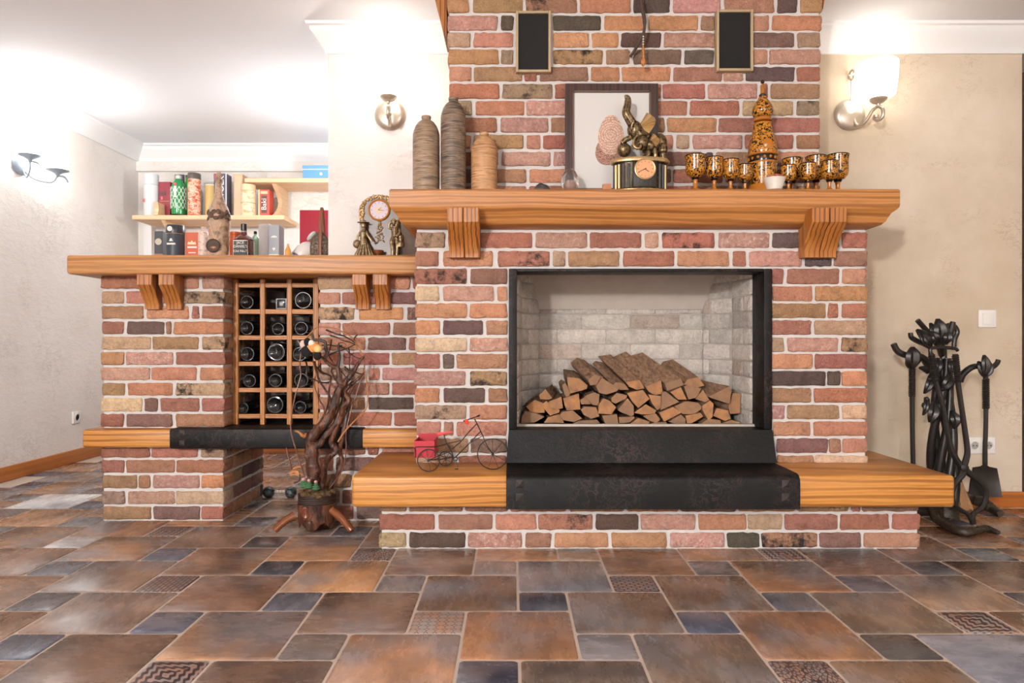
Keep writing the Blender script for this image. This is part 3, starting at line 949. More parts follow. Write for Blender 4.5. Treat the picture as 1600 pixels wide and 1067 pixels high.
LOGS = [  # (row name, front depth, shift of the far end in photo pixels or None, end-face outline in a 4.21x crop at 800,540)
 ('bottom', 2.90, None, [(58, 512), (66, 462), (88, 430), (160, 445), (214, 468), (150, 505)]), ('bottom', 2.93, None, [(210, 512), (235, 470), (310, 450), (345, 512)]),
 ('bottom', 2.90, None, [(312, 455), (330, 435), (400, 425), (462, 478), (410, 502), (335, 490)]), ('bottom', 2.91, None, [(400, 516), (440, 492), (560, 488), (580, 516)]),
 ('bottom', 2.90, None, [(592, 460), (690, 450), (700, 518), (612, 520)]), ('bottom', 2.91, None, [(700, 470), (800, 465), (808, 475), (770, 505), (705, 512)]),
 ('bottom', 2.90, None, [(780, 512), (830, 475), (905, 500), (900, 524), (800, 524)]), ('bottom', 2.91, None, [(860, 462), (945, 445), (975, 485), (950, 508), (905, 495)]),
 ('bottom', 2.90, None, [(915, 524), (940, 505), (1015, 503), (1018, 524)]), ('bottom', 2.90, None, [(1030, 500), (1110, 452), (1140, 480), (1140, 520), (1070, 515)]),
 ('bottom', 2.91, None, [(1140, 460), (1240, 440), (1258, 465), (1180, 520), (1150, 520)]), ('bottom', 2.90, None, [(1240, 522), (1290, 480), (1370, 490), (1375, 522)]),
 ('bottom', 2.91, None, [(1375, 520), (1440, 488), (1500, 505), (1495, 522)]),
 ('second', 2.93, None, [(92, 400), (150, 355), (215, 380), (215, 440), (130, 445)]), ('second', 2.92, None, [(190, 390), (225, 362), (315, 425), (310, 440), (250, 460)]),
 ('second', 2.91, None, [(238, 370), (325, 335), (335, 410), (300, 420), (255, 405)]), ('second', 2.92, None, [(335, 345), (440, 315), (450, 420), (360, 425), (345, 390)]),
 ('second', 2.91, None, [(452, 420), (480, 400), (555, 405), (575, 465), (520, 480), (470, 455)]), ('second', 2.93, None, [(445, 360), (490, 330), (520, 385), (455, 385)]),
 ('second', 2.92, None, [(480, 330), (540, 305), (575, 320), (570, 395), (530, 390)]), ('second', 2.90, None, [(568, 390), (600, 345), (640, 360), (685, 405), (655, 452), (568, 447)]),
 ('second', 2.93, None, [(650, 345), (690, 310), (755, 325), (755, 345), (680, 382), (655, 370)]), ('second', 2.90, None, [(695, 420), (760, 345), (800, 395), (802, 455), (785, 465), (710, 435)]),
 ('second', 2.92, None, [(755, 310), (860, 290), (905, 350), (830, 410), (790, 370)]), ('second', 2.92, None, [(800, 440), (880, 385), (950, 425), (935, 450), (850, 452)]),
 ('second', 2.91, None, [(895, 320), (980, 330), (978, 410), (955, 425), (920, 380)]), ('second', 2.92, None, [(985, 305), (1010, 300), (1100, 370), (975, 425)]),
 ('second', 2.91, None, [(965, 440), (1060, 402), (1115, 440), (1000, 500)]), ('second', 2.92, None, [(1040, 305), (1110, 272), (1150, 355), (1090, 355)]),
 ('second', 2.92, None, [(1065, 400), (1140, 365), (1225, 375), (1255, 410), (1200, 450), (1120, 450)]), ('second', 2.90, None, [(1250, 395), (1300, 360), (1325, 380), (1318, 470), (1290, 490), (1255, 430)]),
 ('second', 2.91, None, [(1320, 460), (1345, 410), (1420, 425), (1440, 480), (1400, 495)]), ('second', 2.93, None, [(1130, 270), (1150, 255), (1245, 280), (1215, 340), (1160, 355)]),
 ('second', 2.92, None, [(1205, 350), (1255, 290), (1300, 360), (1270, 372)]),
 ('third', 2.93, (14, -3), [(178, 325), (220, 285), (265, 345), (240, 355), (185, 352)]), ('third', 2.94, None, [(330, 260), (350, 240), (385, 310), (370, 350), (345, 320)]),
 ('third', 2.93, (-1, -9), [(362, 205), (445, 215), (498, 262), (490, 285), (385, 315), (368, 270)]), ('third', 2.92, (-8, -8), [(552, 270), (590, 210), (705, 280), (690, 300), (620, 322), (570, 310)]),
 ('third', 2.92, (-34, -8), [(1290, 335), (1430, 265), (1443, 300), (1430, 385), (1310, 345)]), ('third', 2.95, (-20, -2), [(1420, 400), (1450, 310), (1505, 310), (1500, 445), (1430, 450)]),
 ('top', 2.94, (-19, -23), [(497, 225), (545, 190), (600, 205), (560, 255), (515, 262)]), ('top', 2.95, (-21, -29), [(680, 240), (740, 250), (770, 290), (705, 292), (660, 262)]),
 ('top', 2.93, (-31, -36), [(745, 238), (840, 225), (872, 280), (820, 290), (770, 270)]), ('top', 2.93, (-38, -41), [(875, 270), (980, 225), (993, 315), (940, 325), (900, 305)]),
 ('top', 2.94, (-41, -37), [(1000, 245), (1110, 215), (1130, 258), (1020, 298)]), ('top', 2.94, (-19, -24), [(1130, 255), (1150, 222), (1225, 205), (1265, 262), (1220, 275)])]
LOGS.sort(key=lambda l: sum(u for u, v in l[3]) / len(l[3]))
count = {}
names = {'bottom': 'bottom row', 'second': 'middle rows', 'third': 'upper flanks', 'top': 'long logs on top'}
for (row, D, shift, poly) in LOGS:
    count[row] = count.get(row, 0) + 1
    k = count[row]
    face = [P(800 + u / 4.2105, 540 + v / 4.2105, D) for u, v in poly]
    for p in face:
        p.z = max(p.z, 0.4475)
    cen = sum(face, Vector()) / len(face)
    Dl = D + (0.25 if shift is None else 0.22)
    n = len(face)
    rows = []
    segs = 3
    for s in range(segs + 1):
        t = s / segs
        for p in face:
            q = Vector((p.x, p.y + (Dl - D) * t, p.z))
            if shift:
                q.x += shift[0] * Dl / F * t
                q.z += -shift[1] * Dl / F * t
            w = mnoise.noise(Vector((p.x * 30 + s, p.z * 30, k * 3.3))) * 0.004 * (1 if s else 0.3)
            q = q + (p - cen) * (w * 8 - 0.06 * t)
            q.z = max(q.z, 0.4475)
            q.x = min(max(q.x, 0.035 + max(0, q.y - 3.06) * 0.75), 0.995 - max(0, q.y - 3.06) * 0.75)
            rows.append(q)
    fs = [(s * n + i, s * n + (i + 1) % n, (s + 1) * n + (i + 1) % n, (s + 1) * n + i) for s in range(segs) for i in range(n)]
    fs.append(tuple(range(segs * n, segs * n + n)))
    base = Vector((cen.x, (D + Dl) / 2, min(p.z for p in rows)))
    lab = {'bottom': '%s split log from the left in the bottom row of the firewood pile', 'second': '%s split log from the left in the middle of the firewood pile',
           'third': '%s split log from the left on the upper flank of the firewood pile', 'top': '%s long log from the left on top of the firewood pile'}[row] % ORD[k - 1]
    t = thing('firewood_log', base, lab, 'log', 'split firewood logs in the firebox')
    body = obj('log_body', MB().add(rows, fs), M['log_side'], t)
    # split end face: a slightly proud, cracked slab of the same outline
    e = [cen + (p - cen) * 0.985 for p in face]
    ev = e + [q + Vector((0, -0.004, 0)) for q in e] + [cen + Vector((0, -0.006, 0))]
    ef = [(i, (i + 1) % n, n + (i + 1) % n, n + i) for i in range(n)] + [(n + i, n + (i + 1) % n, 2 * n) for i in range(n)]
    obj('cut_end', MB().add(ev, ef), M['log_end'], t)

# ------------------------------------------------------------------ sconces on the fireplace wall
def sconce(x, z, ang, side, label):
    """round plate, scrolled arm, cup, glass shade and finial; the arm leaves the plate in direction ang"""
    t = thing('wall_sconce', (x, YW, z), label, 'wall lamp', 'sconces on the fireplace wall')
    pl = MB().lathe([(0.0, 0.0), (0.074, 0.0), (0.076, 0.006), (0.07, 0.016), (0.05, 0.024), (0.0, 0.027)], n=36, M=Matrix.Rotation(math.pi / 2, 4, 'X'))
    obj('back_plate', pl, M['nickel'], t, world=False)
    d = Vector((math.cos(ang), math.sin(ang), 0))
    def q(r, zz):
        return d * r + Vector((0, 0, zz))
    arm = MB().tube(spline([q(0.012, 0.055), q(0.018, 0.0), q(0.03, -0.05), q(0.055, -0.062), q(0.085, -0.04), q(0.11, -0.005), q(0.135, 0.006), q(0.155, -0.012), q(0.155, -0.045), q(0.135, -0.058), q(0.118, -0.045), q(0.126, -0.032)], 5), 0.0085, 10, 1.0)
    obj('scroll_arm', arm, M['nickel'], t, world=False)
    obj('scroll_knob', MB().ball(q(0.126, -0.038), 0.014, 10), M['nickel'], t, world=False)
    c = q(0.135, 0)
    obj('cup', MB().lathe([(0.006, 0.0), (0.008, 0.016), (0.026, 0.024), (0.04, 0.038), (0.041, 0.042), (0.012, 0.042), (0.012, 0.062)], c, 24), M['nickel'], t, world=False)
    sh = MB()
    prof = [(0.03, 0.05), (0.066, 0.052), (0.074, 0.06), (0.083, 0.13), (0.086, 0.205), (0.080, 0.212), (0.0, 0.213)]
    sh.lathe(prof, c, 28)
    obj('glass_shade', sh, M['shade'], t, world=False, label='glowing white glass shade')
    obj('finial', MB().lathe([(0.010, 0.212), (0.011, 0.218), (0.006, 0.226), (0.0, 0.229)], c, 12), M['nickel'], t, world=False)
    e = Vector((-d.x * 0.0 + 0.0, -0.02, 0.185)) + Vector((0, 0, 0))
    obj('top_scroll', MB().ring(Vector((0.0, -0.028, 0.185)), 0.022, 0.006, 'x', 20, 6).tube([(0, -0.012, 0.02), (0, -0.02, 0.1), (0, -0.022, 0.165)], 0.004, 6), M['nickel'], t, world=False)
    return t
pR = P(1330, 178, YW - 0.02)
sconce(pR.x, pR.z, math.radians(-52), 1, 'lit nickel wall lamp right of the chimney, scroll arm in full view')
pL = P(609, 178, YW - 0.02)
sconce(pL.x, pL.z, math.radians(-84), -1, 'lit nickel wall lamp left of the chimney, arm pointing straight out')

# wall lamp on the left wall
sx, sy = XL, F * 2.90 / 770.0
sz = P(0, 256, sy).z
t = thing('wall_lamp', (sx, sy, sz), 'blue-grey metal wall lamp with two glowing shades on the left wall', 'wall lamp')
M['bluemetal'] = metal('blue_grey_metal', (158, 172, 186), 0.45, None, 30, 0.1, 0.2)
M['shade_left'] = emission('lit_glass_shade_left', (255, 250, 244), 42.0)
obj('back_plate', MB().lathe([(0, 0), (0.062, 0), (0.066, 0.01), (0.05, 0.025), (0, 0.03)], n=28, M=Matrix.Rotation(math.pi / 2, 4, 'Y'), sx=1.0, sy=1.0), M['bluemetal'], t, world=False)
for (dy, dx, dz) in ((-0.05, 0.10, 0.022), (0.12, 0.145, -0.02)):
    c = Vector((dx, dy, dz))
    obj('arm', MB().tube(spline([(0.02, 0, -0.03), (0.05, dy * 0.4, -0.075), (dx * 0.8, dy * 0.85, -0.085), (dx, dy, -0.04), c], 5), 0.005, 8), M['bluemetal'], t, world=False)
    obj('leaf_cup', MB().lathe([(0.006, -0.03), (0.012, -0.012), (0.03, 0.0), (0.062, 0.012), (0.06, 0.016), (0.0, 0.012)], c, 20), M['bluemetal'], t, world=False)
    obj('leaf_tip', MB().tube(spline([c + Vector((0, 0.0, -0.02)), c + Vector((0.03, 0.02, -0.025)), c + Vector((0.045, 0.03, -0.055))], 4), [0.006] * 5 + [0.004] * 3 + [0.002], 6), M['bluemetal'], t, world=False)
    obj('glass_shade', MB().lathe([(0.025, 0.014), (0.05, 0.02), (0.06, 0.06), (0.062, 0.12), (0.05, 0.126), (0.0, 0.126)], c, 20), M['shade_left'], t, world=False, label='glowing white glass shade')

# ------------------------------------------------------------------ speakers, branch and pendant on the chimney
for (a, b, y0, y1, w) in ((806, 861, 17, 113, 'left'), (1119.5, 1177, 15, 111, 'right')):
    p, q = P(a, y0, DC - 0.02), P(b, y1, DC - 0.02)
    t = thing('wall_speaker', ((p.x + q.x) / 2, DC, q.z), 'black cloth speaker panel with beige rim, the %s one high on the chimney' % w, 'speaker', 'speakers on the chimney')
    f_ = 0.011
    fm = MB()
    for (x0, x1, z0, z1) in ((p.x, p.x + f_, q.z, p.z), (q.x - f_, q.x, q.z, p.z), (p.x + f_, q.x - f_, p.z - f_, p.z), (p.x + f_, q.x - f_, q.z, q.z + f_)):
        fm.box(x0, x1, DC - 0.024, DC + 0.03, z0, z1, 0.002, 1)
    obj('rim', fm, M['speaker_frame'], t)
    obj('cloth_grille', MB().box(p.x + f_, q.x - f_, DC - 0.014, DC + 0.03, q.z + f_, p.z - f_), M['speaker_cloth'], t)
M['twig'] = plain('dark_twig', (74, 58, 48), 0.7, var=0.3, scale=60, bump=0.5)
t = obj('hanging_branch', MB().tube(spline([P(999, -20, 2.80), P(1003, 10, 2.79), P(1007, 32, 2.78), P(1006, 50, 2.775), P(998, 68, 2.79), P(985, 89, 2.825)], 5), [0.008] * 12 + [0.006] * 13 + [0.0065], 8), M['twig'])
tag(t, 'thin dark crooked branch hanging down the middle of the brick chimney', 'branch')
M['bead'] = wood('turned_pearwood', (206, 140, 76), (156, 92, 44), (190, 122, 60), 'z', 4.0, 0.35, 0.03)
M['bead_white'] = plain('pale_bead', (224, 216, 206), 0.4)
c = P(1005, 0, 2.775)
t = thing('bead_pendant', (c.x, c.y, P(0, 105, 2.775).z), 'turned wooden drop pendant on pale beads hanging from the branch', 'pendant')
z = lambda y: P(0, y, 2.775).z
obj('wood_drop', MB().lathe([(0.0, z(105)), (0.004, z(103)), (0.011, z(99)), (0.0115, z(96)), (0.006, z(92)), (0.005, z(90)), (0.007, z(88)), (0.0045, z(86)), (0.0055, z(83)), (0.004, z(80)), (0.005, z(77)), (0.004, z(74)), (0.003, z(71)), (0.0, z(70.5))], (c.x, c.y, 0), 14), M['bead'], t)
for y in (69, 65, 61, 57, 53):
    obj('bead', MB().ball((c.x, c.y, z(y)), 0.0036, 6), M['bead_white'], t)
obj('cord', MB().tube([(c.x, c.y, z(70)), (c.x, c.y, z(48))], 0.0008, 5), M['twig'], t)

# ------------------------------------------------------------------ things on the mantel
MZ = mz1
def streaky(name, light, dark, mid):
    t = NT(name)
    v = t.coords((14, 14, 170))
    n = t.noise(v, 1.0, 6, 0.6)
    n2 = t.noise(t.coords((3, 3, 30)), 1.0, 3, 0.5)
    c = t.ramp(n, [(0.36, C(*dark)), (0.47, C(*mid)), (0.56, C(*light)), (0.68, C(*dark))])
    c = t.mix(t.rng(n2, 0.45, 0.65, 0, 0.6), c, C(*mid))
    t.bump(n, 0.5, 0.003)
    return t.out(c, 0.55)
def jar(px0, px1, ytop, D, mat, label, neck, sh, ringy=None):
    r = (px1 - px0) / 2 * D / F
    c = P((px0 + px1) / 2, 0, D)
    h = P(0, ytop, D).z - MZ
    prof = [(r * 0.93, 0), (r * 0.97, 0.006), (r, h * 0.12), (r, h * 0.55), (r * 0.99, h - sh * 1.25), (r * 0.93, h - sh), (r * 0.80, h - sh * 0.68), (r * 0.58, h - sh * 0.4), (neck * 1.05, h - sh * 0.27), (neck, h - sh * 0.2), (neck * 1.12, h - 0.005), (neck * 1.08, h), (neck * 0.75, h), (neck * 0.7, h - 0.02), (0, h - 0.021)]
    if ringy:
        prof = prof[:4] + [(r * 1.0, h - sh * 1.32), (r * 1.06, h - sh * 1.27), (r * 1.06, h - sh * 1.15), (r * 0.98, h - sh * 1.1)] + prof[5:]
    o = obj('vase', MB().lathe(prof, (0, 0, 0), 36), mat)
    o.location = (c.x, D, MZ)
    return tag(o, label, 'vase', 'streaked bottle vases on the mantel')
jar(645, 687, 182, 2.77, streaky('streaked_clay_grey', (168, 142, 114), (92, 78, 66), (140, 116, 94)), 'grey-brown streaked bottle vase, leftmost and middle in height of three', 0.018, 0.062)
jar(688.5, 728, 153.5, 2.75, streaky('streaked_clay_dark', (148, 122, 98), (56, 50, 46), (104, 90, 78)), 'tallest dark streaked bottle vase between the two shorter ones', 0.018, 0.064)
jar(736, 777, 208, 2.76, streaky('streaked_clay_tan', (206, 162, 116), (128, 92, 66), (182, 136, 94)), 'shortest tan streaked vase with a ring round its shoulder', 0.018, 0.056, True)

M['stone'] = plain('dark_stone', (64, 62, 62), 0.55, var=0.4, scale=40, bump=0.4)
c = P(847, 0, 2.73)
o = obj('stone', MB().ball((0, 0, 0.016), (0.034, 0.02, 0.022), 8), M['stone'])
for v in o.data.vertices:
    v.co += v.co.normalized() * mnoise.noise(v.co * 60) * 0.007
    v.co.z = max(v.co.z, 0)
o.location = (c.x, 2.73, MZ)
tag(o, 'small dark rough stone lying on the mantel beside the tan vase', 'stone')

c = P(890.5, 0, 2.71)
t = thing('glass_egg', (c.x, 2.71, MZ), 'clear glass egg ornament with a speckled ball inside, before the picture', 'ornament')
egg_h = P(0, 263, 2.71).z - MZ
M['clear_glass'] = glass('clear_glass', (238, 236, 232), 0.02)
obj('glass_body', MB().lathe([(0.0, 0.002), (0.026, 0.004), (0.033, egg_h * 0.2), (0.037, egg_h * 0.4), (0.034, egg_h * 0.62), (0.024, egg_h * 0.84), (0.010, egg_h * 0.97), (0.0, egg_h)], (0, 0, 0), 24), M['clear_glass'], t, world=False)
M['speckle'] = plain('speckled_pink', (188, 150, 140), 0.3, var=0.35, scale=120)
obj('inner_egg', MB().ball((0, 0, 0.026), (0.018, 0.018, 0.022), 10), M['speckle'], t, world=False)

# framed egg drawing leaning on the bricks
p, q = P(883, 131, 2.80), P(1028, 296, 2.80)
q.z = MZ
t = thing('picture_frame', ((p.x + q.x) / 2, 2.80, MZ), 'dark brown framed drawing of two ornamented eggs leaning on the chimney', 'picture')
fw, fd = 0.036, 0.018
fm = MB()
W_, H_ = q.x - p.x, p.z - MZ
def bar(poly):
    n = len(poly)
    inner = poly
    fm.add([(x, 2.795, z) for x, z in poly] + [(x, 2.795 + fd, z) for x, z in poly], [tuple(range(n)), tuple(range(2 * n - 1, n - 1, -1))] + [(i, (i + 1) % n, n + (i + 1) % n, n + i) for i in range(n)])
x0, x1, z0, z1 = p.x, q.x, MZ, p.z
for pl_ in ([(x0, z0), (x0 + fw, z0 + fw), (x0 + fw, z1 - fw), (x0, z1)], [(x1, z0), (x1, z1), (x1 - fw, z1 - fw), (x1 - fw, z0 + fw)],
            [(x0, z1), (x0 + fw, z1 - fw), (x1 - fw, z1 - fw), (x1, z1)], [(x0, z0), (x1, z0), (x1 - fw, z0 + fw), (x0 + fw, z0 + fw)]):
    bar(pl_)
obj('frame', fm, M['frame'], t)
lip = MB()
for (a, b, c_, d) in ((x0 + fw - 0.006, x0 + fw, z0 + fw, z1 - fw), (x1 - fw, x1 - fw + 0.006, z0 + fw, z1 - fw), (x0 + fw, x1 - fw, z1 - fw, z1 - fw + 0.006), (x0 + fw, x1 - fw, z0 + fw - 0.006, z0 + fw)):
    lip.box(a, b, 2.7925, 2.80, c_, d, 0.0015, 1)
obj('inner_lip', lip, plain('frame_lip', (112, 92, 84), 0.25), t)
sheet = obj('paper', MB().box(x0 + fw - 0.004, x1 - fw + 0.004, 2.803, 2.808, z0 + fw - 0.004, z1 - fw + 0.004), M['paper'], t)
def egg_print(name, a, b, dark):
    t_ = NT(name)
    v = t_.n('TexCoord').outputs['Object']
    n = t_.n('TexVoronoi', {'Vector': v, 'Scale': 150.0}, feature='DISTANCE_TO_EDGE').outputs[0]
    s = t_.n('SeparateXYZ', {0: v})
    w = t_.math('SINE', t_.math('MULTIPLY', t_.n('VectorMath', {0: v}, operation='LENGTH').outputs['Value'], 620.0))
    f = t_.math('MAXIMUM', t_.rng(n, 0.16, 0.05), t_.rng(w, 0.45, 0.8, 0, 0.9) if not dark else 0.0)
    return t_.out(t_.mix(f, C(*a), C(*b)), 0.7)
def egg_poly(cx, cz, w, h, tilt=0.0, n=36):
    out = []
    for i in range(n):
        a = 2 * math.pi * i / n
        x = w * math.cos(a) * (1 - 0.16 * math.sin(a))
        z_ = h * math.sin(a)
        out.append((cx + x * math.cos(tilt) - z_ * math.sin(tilt), cz + x * math.sin(tilt) + z_ * math.cos(tilt)))
    return out
for (u, v, w, h, tilt, a, b, dk, yy) in ((449, 655, 115, 120, 0.35, (188, 146, 128), (112, 74, 62), True, 2.8025), (476, 510, 112, 175, 0.0, (230, 200, 180), (172, 130, 112), False, 2.8018)):
    cpt = P(870 + u / 5.616, 120 + v / 5.616, 2.803)
    o = obj('egg_print', MB().prism(egg_poly(0, 0, w / 5.616 * 2.803 / F, h / 5.616 * 2.803 / F, tilt), 0, 0.0008), egg_print('egg_print_%d' % u, a, b, dk), sheet, world=False)
    o.location = (cpt.x, yy, cpt.z)

c = P(948, 0, 2.70)
o = obj('wood_block', MB().box(-0.016, 0.016, -0.012, 0.012, 0, P(0, 288, 2.70).z - MZ, 0.001), plain('small_wood_block', (176, 118, 82), 0.6))
o.location = (c.x, 2.70, MZ)
tag(o, 'tiny reddish wooden block standing left of the elephant clock', 'block')

# elephant clock
DE = 2.735
ce = P(999.5, 0, DE)
def E(u, v, dy=0.0):
    """point from the 5.616x crop at 870,120, relative to the clock's base"""
    p_ = P(870 + u / 5.616, 120 + v / 5.616, DE)
    return Vector((p_.x - ce.x, dy, p_.z - MZ))
t = thing('elephant_clock', (ce.x, DE, MZ), 'bronze mantel clock with a trumpeting elephant sculpture on an oval plinth', 'clock')
hw_, hd_ = 0.108, 0.058
zt_ = E(720, 745).z
pl = MB()
ring = []
for (s, zz) in ((1.06, 0), (1.06, 0.008), (0.98, 0.014), (0.96, zt_ - 0.03), (0.99, zt_ - 0.014), (1.1, zt_ - 0.010), (1.12, zt_ - 0.002), (1.06, zt_ + 0.006)):
    ring.append((s * hw_, zz))
pl.lathe(ring, (0, 0, 0), 40, 1.0, hd_ / hw_)
obj('plinth', pl, M['bronze'], t, world=False)
for a in [math.radians(d) for d in (188, 200, 213, 226, 240, 300, 314, 327, 340, 352)]:
    x, y = hw_ * 0.97 * math.cos(a), hd_ * 0.97 * math.sin(a)
    obj('pilaster', MB().tube([(x, y, 0.013), (x, y, zt_ - 0.02)], 0.0058, 8), M['bronze'] if int(a * 100) % 2 else M['stone'], t, world=False)
fc = E(748, 843)
fc.y = -hd_ * 0.98
obj('clock_surround', MB().box(fc.x - 0.047, fc.x + 0.047, fc.y - 0.006, fc.y + 0.03, 0.012, zt_ - 0.012, 0.004), plain('dark_bronze_panel', (44, 38, 34), 0.4, 0.3, 0.4, 90, 0.6), t, world=False)
RX = Matrix.Rotation(math.pi / 2, 4, 'X')
dial = obj('clock_dial', MB().lathe([(0.0, 0), (0.0365, 0), (0.0365, 0.003), (0, 0.0035)], fc + Vector((0, -0.0065, 0)), 32, M=RX), plain('copper_dial', (222, 158, 112), 0.45, var=0.05), t, world=False)
obj('bezel', MB().ring(fc + Vector((0, -0.008, 0)), 0.039, 0.004, 'y', 36, 8), M['bronze'], t, world=False)
M['ink'] = plain('dark_ink', (40, 34, 32), 0.5)
dm = MB()
for k in range(12):
    a = k * math.pi / 6
    r0, r1 = 0.027, 0.032
    dm.tube([fc + Vector((math.sin(a) * r0, -0.0105, math.cos(a) * r0)), fc + Vector((math.sin(a) * r1, -0.0105, math.cos(a) * r1))], 0.0008, 4)
obj('hour_marks', dm, M['ink'], dial, world=False)
obj('hand', MB().tube([fc + Vector((0.004, -0.011, 0.002)), fc + Vector((-0.028, -0.011, -0.014))], [0.0016, 0.0006], 5), M['ink'], dial, world=False)
obj('hand', MB().tube([fc + Vector((-0.002, -0.0115, 0.0)), fc + Vector((0.014, -0.0115, -0.012))], [0.0016, 0.001], 5), M['ink'], dial, world=False)
# the sculpture: one fused mesh
sc_ = MB()
sc_.ball(E(830, 585, 0.005), (0.050, 0.036, 0.041), 14, Matrix.Rotation(0.15, 4, 'Y'))          # trunk of the body
sc_.ball(E(900, 580, 0.008), (0.034, 0.034, 0.040), 12)
for (u0, v0, u1, v1, dy) in ((925, 620, 930, 745, -0.016), (880, 640, 870, 745, 0.02), (800, 640, 770, 745, -0.02), (850, 640, 830, 745, 0.02)):
    sc_.tube(spline([E(u0, v0, dy * 0.6), E((u0 + u1) / 2 - 6, (v0 + v1) / 2, dy), E(u1, v1, dy)], 5), [0.021] * 5 + [0.0155] * 5 + [0.017], 10)
sc_.ball(E(680, 475, -0.012), (0.031, 0.029, 0.037), 12)                                          # head of the big elephant
sc_.tube([E(760, 560, 0), E(690, 490, -0.01)], [0.036, 0.029], 12)
sc_.tube(spline([E(665, 440, -0.016), E(625, 380, -0.022), E(600, 330, -0.022), E(612, 270, -0.02), E(618, 215, -0.018), E(605, 195, -0.018), E(590, 196, -0.018)], 6), [0.021 - 0.0115 * i / 36 for i in range(37)], 10)   # raised trunk
sc_.tube(spline([E(660, 500, -0.03), E(640, 470, -0.04), E(655, 425, -0.045)], 4), [0.004] * 8 + [0.0015], 6)
sc_.ball(E(735, 605, -0.036), (0.026, 0.023, 0.029), 12)                                          # calf's head in front
sc_.ball(E(790, 620, -0.03), (0.028, 0.022, 0.024), 12)
sc_.tube(spline([E(720, 630, -0.05), E(690, 662, -0.054), E(655, 635, -0.052), E(660, 580, -0.05), E(690, 545, -0.048)], 5), [0.008 - 0.004 * i / 20 for i in range(21)], 8)
sc_.tube(spline([E(790, 660, -0.03), E(785, 700, -0.034), E(770, 745, -0.034)], 4), 0.010, 8)
sc_.tube(spline([E(840, 650, -0.03), E(850, 700, -0.034), E(845, 745, -0.03)], 4), 0.010, 8)
sc_.tube(spline([E(955, 560, 0.01), E(962, 610, 0.004), E(955, 660, 0.0)], 4), 0.0045, 6)
sc_.tube([E(640, 545, -0.02), E(590, 570, -0.024), E(560, 600, -0.024)], [0.012, 0.011, 0.010], 8)  # raised foot on the ball
sc_.ball(E(585, 650, -0.012), 0.0285, 14)
sc_.ball(E(720, 735, 0), (0.098, 0.05, 0.010), 12)
so = obj('elephant_figure', sc_, M['bronze'], t, world=False, label='bronze elephant raising its trunk, with a calf and a ball')
md = so.modifiers.new('fuse', 'REMESH')
md.mode = 'VOXEL'
md.voxel_size = 0.0022
md.use_smooth_shade = True
sm = so.modifiers.new('soften', 'SMOOTH')
sm.iterations = 2
def ear(c0, tip, up, low, thick=0.004):
    c0, tip, up, low = map(Vector, (c0, tip, up, low))
    vs2, fs2, n = [], [], 8
    rim = spline([up, up.lerp(tip, 0.6) + (tip - c0) * 0.15, tip, tip.lerp(low, 0.5) + (tip - c0) * 0.05, low], 3)
    for i, r in enumerate(rim):
        fold = Vector((0, -0.006 * (i % 2), 0))
        vs2 += [c0, c0.lerp(r, 0.55) + fold, r + fold * 0.6]
    m_ = len(vs2)
    vs2 += [v_ + Vector((0, thick, 0)) for v_ in vs2]
    for i in range(len(rim) - 1):
        a = i * 3
        for k_ in (0, 1):
            fs2 += [(a + k_, a + k_ + 1, a + k_ + 4, a + k_ + 3), (m_ + a + k_ + 3, m_ + a + k_ + 4, m_ + a + k_ + 1, m_ + a + k_)]
        fs2.append((a + 2, m_ + a + 2, m_ + a + 5, a + 5))
    return MB().add(vs2, fs2)
obj('ear', ear(E(705, 460, -0.02), E(860, 410, -0.012), E(785, 318, -0.008), E(800, 510, -0.024)), M['bronze'], so, world=False)
obj('ear', ear(E(800, 585, -0.045), E(885, 590, -0.04), E(830, 520, -0.035), E(850, 640, -0.045)), M['bronze'], so, world=False)

# lacquered goblets and decanter, black with golden flowers
def khokhloma():
    t_ = NT('lacquer_gold_flowers')
    v = t_.coords()
    vo = t_.n('TexVoronoi', {'Vector': v, 'Scale': 85.0, 'Randomness': 0.7})
    petals = t_.rng(vo.outputs['Distance'], 0.42, 0.37)
    n = t_.noise(v, 80, 3, 0.5, 0.8)
    vines = t_.rng(t_.math('ABSOLUTE', t_.math('SUBTRACT', n, 0.5)), 0.07, 0.04)
    heart = t_.rng(vo.outputs['Distance'], 0.12, 0.08)
    g = t_.mix(t_.noise(v, 30, 3), C(150, 84, 22), C(222, 156, 52))
    c = t_.mix(t_.math('MAXIMUM', petals, vines), C(22, 16, 12), g)
    c = t_.mix(t_.math('MULTIPLY', heart, 0.7), c, C(120, 50, 22))
    return t_.out(c, 0.16, spec=0.6)
M['khokh'] = khokhloma()
M['gold'] = plain('gold_lacquer', (176, 108, 34), 0.18, var=0.2, scale=25)
M['blackl'] = plain('black_lacquer', (20, 15, 12), 0.18, var=0.2)
